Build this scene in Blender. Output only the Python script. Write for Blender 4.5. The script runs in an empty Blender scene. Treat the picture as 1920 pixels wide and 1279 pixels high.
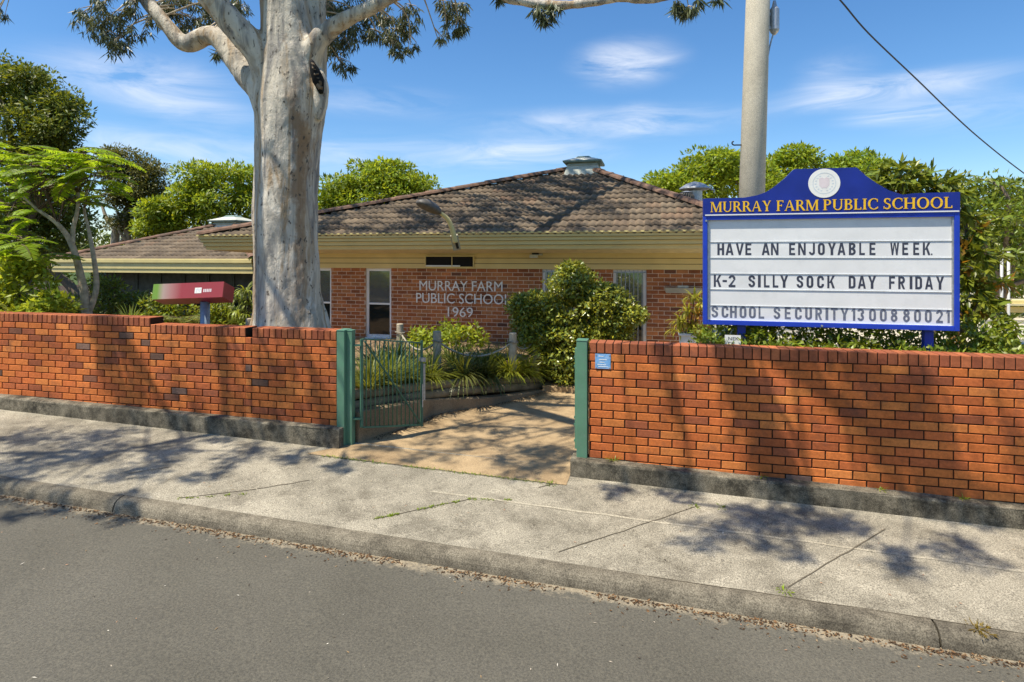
import bpy, bmesh, math, random
import numpy as np
from mathutils import Vector, Matrix, noise as mnoise
R = math.radians
sc = bpy.context.scene
COL = sc.collection
rng = np.random.default_rng(7)
random.seed(7)

# ---------------------------------------------------------------- camera, sky, sun, exposure
EYE, F = 2.35, 1100.0                      # eye height; focal length in photograph pixels (1920 wide)
cam = bpy.data.objects.new('camera', bpy.data.cameras.new('camera'))
COL.objects.link(cam)
cam.location = (0, 0, EYE)
cam.rotation_euler = (R(90), 0, 0)
cam.data.sensor_width = 36
cam.data.lens = F / 1920 * 36
cam.data.shift_y = -(639.5 - 480) / 1920
cam.data.clip_end = 2000
sc.camera = cam

SUN = Vector((-.40, -.24, 1.0)).normalized()     # towards the sun
sun = bpy.data.objects.new('sun', bpy.data.lights.new('sun', 'SUN'))
COL.objects.link(sun)
sun.data.energy = 4.7
sun.data.angle = R(.53)
sun.data.color = (1.0, .93, .80)
sun.rotation_euler = (-SUN).to_track_quat('-Z', 'Y').to_euler()
EL = math.asin(SUN.z)
AZ = math.atan2(SUN.x, SUN.y)

world = bpy.data.worlds.new('World')
sc.world = world
world.use_nodes = True
sc.view_settings.view_transform = 'Standard'
sc.view_settings.look = 'None'
sc.view_settings.exposure = 0.5
sc.view_settings.gamma = 1.0
sc.cycles.max_bounces = 8
sc.cycles.transparent_max_bounces = 8


def sky():
    nt = world.node_tree
    nt.nodes.clear()
    N, L = nt.nodes, nt.links
    st = N.new('ShaderNodeTexSky')
    st.sky_type = 'NISHITA'
    st.sun_disc = False
    st.sun_elevation = EL
    st.sun_rotation = AZ
    st.air_density = 1.0
    st.dust_density = .35
    st.ozone_density = 4.5
    hs = N.new('ShaderNodeHueSaturation')
    hs.inputs['Saturation'].default_value = 1.2
    hs.inputs['Value'].default_value = .91
    L.new(st.outputs[0], hs.inputs['Color'])
    tc = N.new('ShaderNodeTexCoord')
    # cirrus: stretched noise gated by soft patches, each at a direction in the sky
    mp = N.new('ShaderNodeMapping')
    mp.inputs['Scale'].default_value = (5, 5, 26)
    mp.inputs['Rotation'].default_value = (0, R(-7), R(20))
    L.new(tc.outputs['Generated'], mp.inputs['Vector'])
    nz = N.new('ShaderNodeTexNoise')
    nz.inputs['Scale'].default_value = 1.0
    nz.inputs['Detail'].default_value = 9
    nz.inputs['Roughness'].default_value = .62
    nz.inputs['Distortion'].default_value = .8
    L.new(mp.outputs[0], nz.inputs['Vector'])
    mr = N.new('ShaderNodeMapRange')
    mr.inputs['From Min'].default_value = .36
    mr.inputs['From Max'].default_value = .70
    L.new(nz.outputs['Fac'], mr.inputs['Value'])
    acc = None
    #           px    py   rx   ry  strength
    patches = [(1175, 118, 95, 42, .80), (265, 150, 150, 50, .62), (390, 215, 120, 30, .35),
               (1130, 232, 270, 30, .55), (1195, 222, 50, 28, .4), (1000, 290, 150, 26, .75), (300, 285, 300, 48, .50),
               (1650, 172, 180, 30, .70), (1680, 215, 90, 20, .65), (730, 290, 260, 40, .35), (1560, 150, 60, 50, .3),
               (1850, 210, 130, 40, .25), (700, 190, 160, 30, .25)]
    for px, py, rx, ry, s in patches:
        c = Vector(((px - 960) / F, 1, -(py - 480) / F))
        k = c.length
        c.normalize()
        sub = N.new('ShaderNodeVectorMath'); sub.operation = 'SUBTRACT'
        sub.inputs[1].default_value = c
        L.new(tc.outputs['Generated'], sub.inputs[0])
        mul = N.new('ShaderNodeVectorMath'); mul.operation = 'MULTIPLY'
        fx = F / rx * k
        mul.inputs[1].default_value = (fx, fx * .5, F / ry * k)
        L.new(sub.outputs[0], mul.inputs[0])
        ln = N.new('ShaderNodeVectorMath'); ln.operation = 'LENGTH'
        L.new(mul.outputs[0], ln.inputs[0])
        m2 = N.new('ShaderNodeMapRange')
        m2.interpolation_type = 'SMOOTHERSTEP'
        m2.inputs['From Min'].default_value = 1.5
        m2.inputs['From Max'].default_value = .0
        m2.inputs['To Max'].default_value = s
        L.new(ln.outputs['Value'], m2.inputs['Value'])
        if acc is None:
            acc = m2.outputs[0]
        else:
            ad = N.new('ShaderNodeMath'); ad.operation = 'ADD'; ad.use_clamp = True
            L.new(acc, ad.inputs[0]); L.new(m2.outputs[0], ad.inputs[1])
            acc = ad.outputs[0]
    g = N.new('ShaderNodeMath'); g.operation = 'MULTIPLY'; g.use_clamp = True
    L.new(acc, g.inputs[0]); L.new(mr.outputs[0], g.inputs[1])
    mx = N.new('ShaderNodeMix'); mx.data_type = 'RGBA'
    L.new(g.outputs[0], mx.inputs['Factor'])
    L.new(hs.outputs[0], mx.inputs['A'])
    mx.inputs['B'].default_value = (5.6, 5.8, 6.2, 1)
    bg = N.new('ShaderNodeBackground')
    bg.inputs['Strength'].default_value = SKY
    L.new(mx.outputs['Result'], bg.inputs['Color'])
    out = N.new('ShaderNodeOutputWorld')
    L.new(bg.outputs[0], out.inputs['Surface'])


SKY = .135
sky()

# ---------------------------------------------------------------- frames and measuring helpers
TH = R(14.1)
CT, ST_, TT = math.cos(TH), math.sin(TH), math.tan(TH)
Y0 = 6.47                                   # distance to the street wall straight ahead
CAMY = 0.0


def U(u, v, z=0.0):
    """street frame: u along the street wall, v away from the street, z up."""
    return Vector((u * CT + v * ST_, Y0 - u * ST_ + v * CT, z))


def P(px, py, Y):
    """a point seen at photograph pixel (px, py), Y metres ahead."""
    return Vector(((px - 960) / F * Y, Y, EYE - (py - 480) / F * Y))


def uz(px, py, v):
    a = (px - 960) / F
    Y = (Y0 + v / CT) / (1 + TT * a)
    X = a * Y
    return X * CT - (Y - Y0) * ST_, EYE - (py - 480) / F * Y


def uu(px, v):
    return uz(px, 480, v)[0]


def uv_of(p):
    return p.x * CT - (p.y - Y0) * ST_, p.x * ST_ + (p.y - Y0) * CT


def clip(a, lo, hi):
    return max(lo, min(hi, a))


def zs(u):
    return -.0255 * clip(u, -14, 10)


def pav(u, v):
    return .05 + zs(u) + .04 * v


# ---------------------------------------------------------------- materials
def ramp(nt, fac, stops):
    cr = nt.nodes.new('ShaderNodeValToRGB')
    e = cr.color_ramp.elements
    while len(e) < len(stops):
        e.new(.5)
    for el, (p, c) in zip(e, stops):
        el.position = p
        el.color = (*c, 1) if len(c) == 3 else c
    nt.links.new(fac, cr.inputs['Fac'])
    return cr.outputs['Color']


def noise(nt, vec, scale, detail=4, rough=.55, dist=0, stretch=None):
    if stretch:
        mp = nt.nodes.new('ShaderNodeMapping')
        mp.inputs['Scale'].default_value = stretch
        nt.links.new(vec, mp.inputs['Vector'])
        vec = mp.outputs[0]
    n = nt.nodes.new('ShaderNodeTexNoise')
    n.inputs['Scale'].default_value = scale
    n.inputs['Detail'].default_value = detail
    n.inputs['Roughness'].default_value = rough
    n.inputs['Distortion'].default_value = dist
    nt.links.new(vec, n.inputs['Vector'])
    return n.outputs['Fac']


def mix(nt, fac, a, b, mode='MIX'):
    m = nt.nodes.new('ShaderNodeMix')
    m.data_type = 'RGBA'
    m.blend_type = mode
    for sock, v in (('Factor', fac), ('A', a), ('B', b)):
        s = m.inputs[sock] if sock == 'Factor' else [i for i in m.inputs if i.name == sock and i.type == 'RGBA'][0]
        if hasattr(v, 'is_linked'):
            nt.links.new(v, s)
        elif isinstance(v, (int, float)):
            s.default_value = v
        else:
            s.default_value = (*v, 1)
    return [o for o in m.outputs if o.type == 'RGBA'][0]


def new_mat(name):
    m = bpy.data.materials.new(name)
    m.use_nodes = True
    nt = m.node_tree
    b = nt.nodes['Principled BSDF']
    tc = nt.nodes.new('ShaderNodeTexCoord')
    return m, nt, b, tc.outputs['Object']


def bump(nt, b, h, strength=.3, dist=.01):
    bp = nt.nodes.new('ShaderNodeBump')
    bp.inputs['Strength'].default_value = strength
    bp.inputs['Distance'].default_value = dist
    nt.links.new(h, bp.inputs['Height'])
    nt.links.new(bp.outputs[0], b.inputs['Normal'])


def simple(name, col, rough=.6, spec=.4, metal=0, var=.15, scale=6, bmp=0, bscale=60, attr=False, stain=None):
    m, nt, b, v = new_mat(name)
    dark = tuple(c * (1 - var) for c in col)
    lite = tuple(min(1, c * (1 + var)) for c in col)
    c = ramp(nt, noise(nt, v, scale, 5), [(.3, dark), (.7, lite)])
    if stain:
        c = mix(nt, ramp(nt, noise(nt, v, stain[1], 6, .65), [(.48, (0, 0, 0)), (.68, (stain[2],) * 3)]), c, stain[0])
    if attr:
        at = nt.nodes.new('ShaderNodeAttribute')
        at.attribute_name = 'Col'
        c = mix(nt, 1.0, c, at.outputs['Color'], 'MULTIPLY')
    nt.links.new(c, b.inputs['Base Color'])
    b.inputs['Roughness'].default_value = rough
    b.inputs['Specular IOR Level'].default_value = spec
    b.inputs['Metallic'].default_value = metal
    if bmp:
        bump(nt, b, noise(nt, v, bscale, 4), bmp, .01)
    return m


def leaf_mat(name, col, trans=.35, tcol=None, rough=.45, spec=.35):
    m, nt, b, v = new_mat(name)
    at = nt.nodes.new('ShaderNodeAttribute')
    at.attribute_name = 'Col'
    c = mix(nt, 1.0, col, at.outputs['Color'], 'MULTIPLY')
    nt.links.new(c, b.inputs['Base Color'])
    b.inputs['Roughness'].default_value = rough
    b.inputs['Specular IOR Level'].default_value = spec
    t = nt.nodes.new('ShaderNodeBsdfTranslucent')
    tc = tcol or (col[0] * 1.5, col[1] * 1.35, col[2] * .6)
    nt.links.new(mix(nt, 1.0, tc, at.outputs['Color'], 'MULTIPLY'), t.inputs['Color'])
    ms = nt.nodes.new('ShaderNodeMixShader')
    ms.inputs[0].default_value = trans
    nt.links.new(b.outputs[0], ms.inputs[1])
    nt.links.new(t.outputs[0], ms.inputs[2])
    nt.links.new(ms.outputs[0], nt.nodes['Material Output'].inputs['Surface'])
    return m


def brick_mat(name, dirt=(.07, .05, .04)):
    m, nt, b, v = new_mat(name)
    at = nt.nodes.new('ShaderNodeAttribute')
    at.attribute_name = 'Col'
    n1 = ramp(nt, noise(nt, v, 35, 6, .65), [(.25, (.72, .70, .68)), (.75, (1.18, 1.16, 1.12))])
    c = mix(nt, 1.0, at.outputs['Color'], n1, 'MULTIPLY')
    c = mix(nt, 1.0, c, ramp(nt, noise(nt, v, 1.1, 6, .7), [(.32, (.74, .72, .70)), (.62, (1.16, 1.14, 1.08))]), 'MULTIPLY')
    f = ramp(nt, noise(nt, v, 3.2, 7, .7), [(.54, (0, 0, 0)), (.76, (.6,) * 3)])
    c = mix(nt, f, c, dirt)
    nt.links.new(c, b.inputs['Base Color'])
    b.inputs['Roughness'].default_value = .85
    b.inputs['Specular IOR Level'].default_value = .2
    bump(nt, b, noise(nt, v, 140, 5, .7), .35, .004)
    return m


def concrete_mat(name, lite, dark, agg=.5, ascale=260, stain=(.05, .045, .035), sfac=.5, rough=.9, lo=.5, hi=.78, sscale=5):
    m, nt, b, v = new_mat(name)
    c = ramp(nt, noise(nt, v, 1.3, 8, .68, .6), [(.3, dark), (.68, lite)])
    c = mix(nt, ramp(nt, noise(nt, v, sscale, 8, .75), [(lo, (0, 0, 0)), (hi, (sfac,) * 3)]), c, stain)
    s = ramp(nt, noise(nt, v, ascale, 3, .6), [(.36, (1 - agg,) * 3), (.5, (1, 1, 1)), (.66, (1 + agg * 1.1,) * 3)])
    c = mix(nt, 1.0, c, s, 'MULTIPLY')
    nt.links.new(c, b.inputs['Base Color'])
    b.inputs['Roughness'].default_value = rough
    b.inputs['Specular IOR Level'].default_value = .2
    bump(nt, b, noise(nt, v, ascale * .7, 4, .7), .5, .006)
    return m


def road_mat():
    m, nt, b, v = new_mat('asphalt')
    c = ramp(nt, noise(nt, v, .55, 7, .6, .3), [(.3, (.096, .088, .067)), (.7, (.134, .123, .096))])
    fine = ramp(nt, noise(nt, v, 62, 5, .85), [(.34, (.55,) * 3), (.5, (1, 1, 1)), (.66, (1.5, 1.46, 1.38))])
    c = mix(nt, 1.0, c, fine, 'MULTIPLY')
    vo = nt.nodes.new('ShaderNodeTexVoronoi')
    vo.inputs['Scale'].default_value = 16
    nt.links.new(v, vo.inputs['Vector'])
    spots = ramp(nt, vo.outputs['Distance'], [(.0, (.8,) * 3), (.075, (0, 0, 0))])
    gate = ramp(nt, noise(nt, v, 9, 2), [(.56, (0, 0, 0)), (.62, (1, 1, 1))])
    c = mix(nt, mix(nt, 1.0, spots, gate, 'MULTIPLY'), c, (.42, .38, .30))
    # sandy silt that collects along the gutter
    sep = nt.nodes.new('ShaderNodeSeparateXYZ')
    nt.links.new(v, sep.inputs[0])
    mr = nt.nodes.new('ShaderNodeMapRange')
    mr.inputs['From Min'].default_value = -2.22
    mr.inputs['From Max'].default_value = -1.90
    nt.links.new(sep.outputs['Y'], mr.inputs['Value'])
    ad = nt.nodes.new('ShaderNodeMath'); ad.operation = 'MULTIPLY_ADD'
    nt.links.new(noise(nt, v, 7, 7, .75), ad.inputs[0])
    ad.inputs[1].default_value = 1.7
    ad.inputs[2].default_value = -1.42
    ad2 = nt.nodes.new('ShaderNodeMath'); ad2.operation = 'ADD'
    nt.links.new(ad.outputs[0], ad2.inputs[0]); nt.links.new(mr.outputs[0], ad2.inputs[1])
    silt = ramp(nt, ad2.outputs[0], [(.12, (0, 0, 0)), (.42, (.8,) * 3)])
    c = mix(nt, silt, c, mix(nt, 1.0, (.34, .28, .19), fine, 'MULTIPLY'))
    nt.links.new(c, b.inputs['Base Color'])
    b.inputs['Roughness'].default_value = .82
    b.inputs['Specular IOR Level'].default_value = .3
    bump(nt, b, noise(nt, v, 130, 4, .7), .7, .006)
    return m


def bark_mat():
    m, nt, b, v = new_mat('gum_bark')
    c = ramp(nt, noise(nt, v, 2.2, 6, .6, .5, (1, 1, .3)), [(.3, (.49, .43, .335)), (.5, (.66, .59, .475)), (.7, (.80, .73, .605))])
    st = ramp(nt, noise(nt, v, 3.0, 7, .65, 1.0, (1.6, 1.6, .16)), [(.50, (0, 0, 0)), (.62, (.85,) * 3)])
    c = mix(nt, st, c, (.36, .235, .12))
    pt = ramp(nt, noise(nt, v, 1.5, 5, .6, 1.0, (1.5, 1.5, .45)), [(.52, (0, 0, 0)), (.60, (.7,) * 3)])
    c = mix(nt, pt, c, (.36, .315, .25))
    gr = ramp(nt, noise(nt, v, 2.4, 6, .6, 1.4, (1.8, 1.8, .22)), [(.34, (.9,) * 3), (.50, (0, 0, 0))])
    c = mix(nt, gr, c, (.20, .19, .18))
    # the long brown scar that runs down the right of the trunk
    sx = nt.nodes.new('ShaderNodeSeparateXYZ')
    nt.links.new(v, sx.inputs[0])
    def mth(op, a, b=None, c_=None):
        m_ = nt.nodes.new('ShaderNodeMath'); m_.operation = op
        for i_, x_ in enumerate((a, b, c_)):
            if x_ is None: continue
            if hasattr(x_, 'is_linked'): nt.links.new(x_, m_.inputs[i_])
            else: m_.inputs[i_].default_value = x_
        return m_.outputs[0]
    wob = mth('MULTIPLY_ADD', noise(nt, v, 1.3, 5, .65), .5, -.25)
    dx = mth('ABSOLUTE', mth('ADD', mth('SUBTRACT', sx.outputs['X'], .25), wob))
    band = ramp(nt, mth('MULTIPLY_ADD', noise(nt, v, 7, 5, .7, .4, (1, 1, .25)), .10, dx), [(.075, (1, 1, 1)), (.135, (0, 0, 0))])
    zf = ramp(nt, mth('DIVIDE', sx.outputs['Z'], 6.0), [(.05, (.2,) * 3), (.25, (.8,) * 3), (.60, (.9,) * 3), (.72, (0, 0, 0))])
    front = ramp(nt, mth('MULTIPLY_ADD', sx.outputs['Y'], -1.0, .5), [(.5, (0, 0, 0)), (.62, (1, 1, 1))])
    c = mix(nt, mix(nt, 1.0, mix(nt, 1.0, band, zf, 'MULTIPLY'), front, 'MULTIPLY'), c, (.27, .175, .10))
    sp = ramp(nt, noise(nt, v, 20, 4, .6, .2, (1, 1, .5)), [(.60, (0, 0, 0)), (.66, (.9,) * 3)])
    c = mix(nt, sp, c, (.09, .075, .06))
    nt.links.new(c, b.inputs['Base Color'])
    b.inputs['Roughness'].default_value = .8
    b.inputs['Specular IOR Level'].default_value = .2
    bump(nt, b, noise(nt, v, 14, 7, .68, .4, (1, 1, .55)), .65, .045)
    return m


def tile_mat():
    m, nt, b, v = new_mat('roof_tile')
    uvn = nt.nodes.new('ShaderNodeUVMap')
    fl = nt.nodes.new('ShaderNodeVectorMath'); fl.operation = 'FLOOR'
    nt.links.new(uvn.outputs[0], fl.inputs[0])
    wn = nt.nodes.new('ShaderNodeTexWhiteNoise')
    wn.noise_dimensions = '3D'
    nt.links.new(fl.outputs[0], wn.inputs['Vector'])
    c = ramp(nt, wn.outputs['Value'], [(0, (.12, .087, .058)), (.45, (.18, .134, .088)), (.8, (.235, .177, .117)), (1, (.195, .118, .073))])
    d = ramp(nt, noise(nt, v, 2.6, 7, .7), [(.42, (0, 0, 0)), (.7, (.75,) * 3)])
    c = mix(nt, d, c, (.085, .07, .055))
    c = mix(nt, ramp(nt, noise(nt, v, 40, 4), [(.60, (0, 0, 0)), (.75, (.5,) * 3)]), c, (.34, .31, .25))
    nt.links.new(c, b.inputs['Base Color'])
    b.inputs['Roughness'].default_value = .85
    b.inputs['Specular IOR Level'].default_value = .2
    bump(nt, b, noise(nt, v, 60, 4), .4, .01)
    return m


def glass_mat(name, col=(.012, .016, .014), rough=.04):
    m, nt, b, v = new_mat(name)
    b.inputs['Base Color'].default_value = (*col, 1)
    b.inputs['Roughness'].default_value = rough
    b.inputs['Specular IOR Level'].default_value = .6
    bump(nt, b, noise(nt, v, 3, 2), .05, .02)
    return m


def red_sign_mat():
    """glossy red sign face whose left end is printed lime green."""
    m, nt, b, v = new_mat('red_sign_face')
    sep = nt.nodes.new('ShaderNodeSeparateXYZ')
    nt.links.new(v, sep.inputs[0])
    mr = nt.nodes.new('ShaderNodeMapRange'); mr.inputs['From Min'].default_value = -.72; mr.inputs['From Max'].default_value = .33
    nt.links.new(sep.outputs['X'], mr.inputs['Value'])
    c = ramp(nt, mr.outputs[0], [(.07, (.17, .30, .03)), (.16, (.42, .30, .24)), (.28, (.40, .17, .15)), (.42, (.33, .042, .045))])
    nt.links.new(c, b.inputs['Base Color'])
    b.inputs['Roughness'].default_value = .4
    return m


M = {}
M['brick'] = brick_mat('orange_brick')
M['brick_school'] = brick_mat('school_brick')
M['mortar_dark'] = simple('dark_mortar', (.034, .025, .017), .95, .1, var=.3, scale=20)
M['mortar_lite'] = simple('pale_mortar', (.66, .50, .36), .95, .1, var=.2, scale=20)
M['plinth'] = concrete_mat('plinth_concrete', (.30, .26, .185), (.14, .12, .085), .45, 110, (.03, .027, .02), .9, lo=.40, hi=.60, sscale=4)
M['pavement'] = concrete_mat('footpath_concrete', (.395, .35, .262), (.225, .20, .148), .52, 110, (.085, .072, .05), .75, lo=.46, hi=.70, sscale=2.2)
M['kerb'] = concrete_mat('kerb_concrete', (.25, .215, .155), (.14, .12, .085), .45, 110, (.045, .038, .028), .75, lo=.44, hi=.66, sscale=4)  # darkened for dirt and also for the grazing light on its face
M['trowel'] = concrete_mat('trowelled_strip', (.46, .405, .30), (.33, .29, .21), .4, 100, (.2, .17, .12), .7)
M['path'] = concrete_mat('tan_concrete', (.50, .36, .20), (.31, .215, .115), .28, 110, (.17, .11, .055), .8, lo=.44, hi=.72, sscale=1.6)
M['retain'] = concrete_mat('retaining_concrete', (.33, .25, .155), (.22, .16, .10), .25, 90, (.10, .075, .05), .7)
M['road'] = road_mat()
M['joint'] = simple('joint_gap', (.12, .10, .07), .95, .1)
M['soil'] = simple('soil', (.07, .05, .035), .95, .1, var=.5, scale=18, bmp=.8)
M['yard'] = concrete_mat('yard_bounce', (.62, .54, .40), (.52, .45, .33), .2, 60, (.4, .34, .25), .4)  # pale tone added as a reflector for the shaded facade
M['mulch'] = simple('bark_mulch', (.27, .185, .11), .95, .1, var=.5, scale=18, bmp=.8)  # tan kept bright to bounce light onto the facade
M['ground'] = simple('ground_grass', (.07, .10, .03), .95, .1, var=.4, scale=3)
M['green'] = simple('green_paint', (.105, .235, .145), .45, .45, var=.12, scale=5, stain=((.13, .22, .16), 14, .6))
M['green_dark'] = simple('gate_green', (.065, .155, .10), .5, .4, var=.2, scale=20)
M['steel'] = simple('galvanised_steel', (.42, .43, .44), .45, .5, .6, var=.2, scale=30)
M['blue'] = simple('sign_blue', (.012, .026, .24), .3, .5, var=.18, scale=4)
M['blue_frame'] = simple('frame_blue', (.018, .055, .46), .3, .5, var=.12, scale=8)
M['yellow'] = simple('sign_yellow', (.88, .52, .025), .5, .3, var=.06)
M['board'] = simple('message_board_white', (.80, .79, .76), .35, .4, var=.05, scale=3, stain=((.62, .62, .60), 5, .35))
M['letter'] = simple('letter_grey', (.055, .06, .085), .5, .3, var=.25, scale=30)
M['letter_faded'] = simple('letter_faded', (.155, .17, .215), .5, .3, var=.3, scale=30)
M['white'] = simple('white_paint', (.86, .84, .77), .5, .4, var=.05)
M['rail'] = simple('board_rail', (.60, .62, .64), .4, .4)
M['crest_pink'] = simple('crest_pink', (.74, .64, .63), .5, .3)
M['crest_grey'] = simple('crest_grey', (.66, .70, .71), .5, .3)
M['plate'] = simple('plate_blue', (.17, .38, .66), .4, .4, var=.25, scale=16, stain=((.5, .6, .7), 22, .6))
M['mustard'] = simple('mustard_paint', (.72, .57, .245), .55, .35, var=.08, scale=2)
M['mustard_shade'] = simple('mustard_shade_line', (.16, .11, .035), .7, .2)  # dark mustard standing in for shadow at the board steps and gaps
M['cream'] = simple('cream_paint', (.70, .57, .24), .5, .4, var=.08, scale=3)
M['soffit'] = simple('soffit_paint', (.60, .53, .32), .6, .3)
M['tile'] = tile_mat()
M['ridge'] = simple('ridge_tile', (.21, .125, .085), .85, .2, var=.45, scale=5, bmp=.4, stain=((.09, .075, .06), 3, .8))
M['vent_white'] = simple('vent_white', (.56, .56, .46), .55, .3, var=.15, scale=5)
M['vent_green'] = simple('vent_patina', (.20, .28, .24), .55, .3, var=.25, scale=8)
M['glass'] = glass_mat('window_glass')
m_, nt_, b_, v_ = new_mat('boosted_mirror_glass')
b_.inputs['Base Color'].default_value = (.42, .45, .42, 1)
b_.inputs['Metallic'].default_value = .75  # metallic added to strengthen the tree reflections in the upper panes
b_.inputs['Roughness'].default_value = .06
bump(nt_, b_, noise(nt_, v_, 2.5, 2), .08, .02)
M['mirror_glass'] = m_
M['blind'] = simple('window_blind', (.07, .075, .058), .7, .3, var=.3, scale=7)
M['alu'] = simple('window_frame', (.86, .85, .80), .4, .5, var=.05)
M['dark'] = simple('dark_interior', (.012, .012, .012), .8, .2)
M['green_panel'] = simple('green_panel', (.06, .07, .05), .6, .3, var=.2)
M['bark'] = bark_mat()
M['bark_grey'] = simple('grey_bark', (.48, .40, .285), .9, .2, var=.35, scale=12, bmp=.5)
M['bark_brown'] = simple('brown_bark', (.17, .13, .09), .9, .2, var=.35, scale=12, bmp=.5)
M['twig'] = simple('twig', (.13, .09, .06), .9, .2, var=.3)
M['pole'] = concrete_mat('pole_concrete', (.62, .56, .44), (.47, .42, .32), .3, 120, (.24, .21, .17), .4)
M['wood'] = simple('weathered_wood', (.42, .36, .26), .9, .2, var=.35, scale=9, bmp=.6, bscale=30)
M['log'] = simple('log_wood', (.25, .21, .14), .9, .2, var=.4, scale=8, bmp=.6, bscale=25, stain=((.07, .07, .04), 4, .8))
M['rope'] = simple('rope', (.42, .37, .28), .95, .1, var=.3, scale=60)
M['rock'] = simple('sandstone', (.33, .25, .16), .95, .1, var=.35, scale=9, bmp=.8, bscale=20)
M['red'] = red_sign_mat()
M['red_dark'] = simple('red_sign_side', (.22, .022, .035), .4, .4)
M['red_base'] = simple('red_sign_underside', (.20, .05, .03), .5, .3)
M['post_blue'] = simple('blue_grey_post', (.24, .31, .38), .45, .45, .3, var=.2, scale=25)
M['black'] = simple('black_plastic', (.015, .015, .017), .5, .4)
M['lamp_grey'] = simple('lamp_grey', (.11, .10, .085), .5, .4, var=.25, scale=12)
M['lens'] = simple('lamp_lens', (.55, .52, .42), .3, .5)
M['shed_post'] = simple('shed_post', (.55, .54, .50), .5, .4, var=.1)
M['batten'] = simple('batten_light', (.42, .37, .26), .5, .4)
M['litter'] = simple('leaf_litter', (1, 1, 1), .9, .15, var=.1, attr=True)
# foliage
M['gum_leaf'] = leaf_mat('gum_leaf', (.105, .13, .07), .22, rough=.4, spec=.5)
M['lush'] = leaf_mat('lush_leaf', (.155, .245, .022), .40, tcol=(.40, .50, .03))
M['dark_leaf'] = leaf_mat('dark_leaf', (.115, .165, .03), .36)
M['brown_leaf'] = leaf_mat('olive_brown_leaf', (.13, .14, .038), .3)
M['frond'] = leaf_mat('frond_leaf', (.20, .32, .018), .5, tcol=(.46, .62, .03))
M['yellow_leaf'] = leaf_mat('yellow_green_leaf', (.20, .28, .026), .4, tcol=(.46, .54, .04))
M['gloss_leaf'] = leaf_mat('glossy_leaf', (.175, .24, .05), .3, rough=.3, spec=.6)
M['hedge_leaf'] = leaf_mat('hedge_leaf', (.135, .205, .026), .32, rough=.38, spec=.45)
M['croton'] = leaf_mat('croton_leaf', (.33, .32, .05), .4, tcol=(.55, .48, .06))
M['broad'] = leaf_mat('broad_leaf', (.15, .21, .035), .38, rough=.35, spec=.4)
M['strap'] = leaf_mat('strap_leaf', (.19, .225, .055), .35, rough=.4)
M['moss'] = leaf_mat('moss', (.17, .22, .03), .2)


# ---------------------------------------------------------------- mesh helpers
MW = {}                                     # world matrix of every object made here


def wm(o):
    return MW.get(o.name, Matrix.Identity(4)) if o else Matrix.Identity(4)


def thing(name, label, cat, loc=(0, 0, 0), street=True, group=None):
    o = bpy.data.objects.new(name, None)
    COL.objects.link(o)
    o.empty_display_size = .2
    o.location = loc
    o.rotation_euler = (0, 0, -TH if street else 0)
    MW[o.name] = Matrix.LocRotScale(Vector(loc), o.rotation_euler.to_quaternion(), None)
    o['label'] = label
    o['category'] = cat
    if group:
        o['group'] = group
    return o


def tag(o, label, cat, group=None):
    o['label'] = label
    o['category'] = cat
    if group:
        o['group'] = group
    return o


def finish(me, name, mat, parent, smooth, base=None):
    if parent is not None:
        Mx = wm(parent)
        me.transform(Mx.inverted())
    elif base is not None:
        Mx = Matrix.LocRotScale(Vector(base), Matrix.Rotation(-TH, 3, 'Z').to_quaternion(), None)
        me.transform(Mx.inverted())
    else:
        Mx = Matrix.Identity(4)
    o = bpy.data.objects.new(name, me)
    COL.objects.link(o)
    if parent is not None:
        o.parent = parent
    elif base is not None:
        o.matrix_world = Mx
    MW[o.name] = Mx
    me.materials.append(M[mat] if isinstance(mat, str) else mat)
    if smooth:
        me.shade_smooth()
    return o


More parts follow.
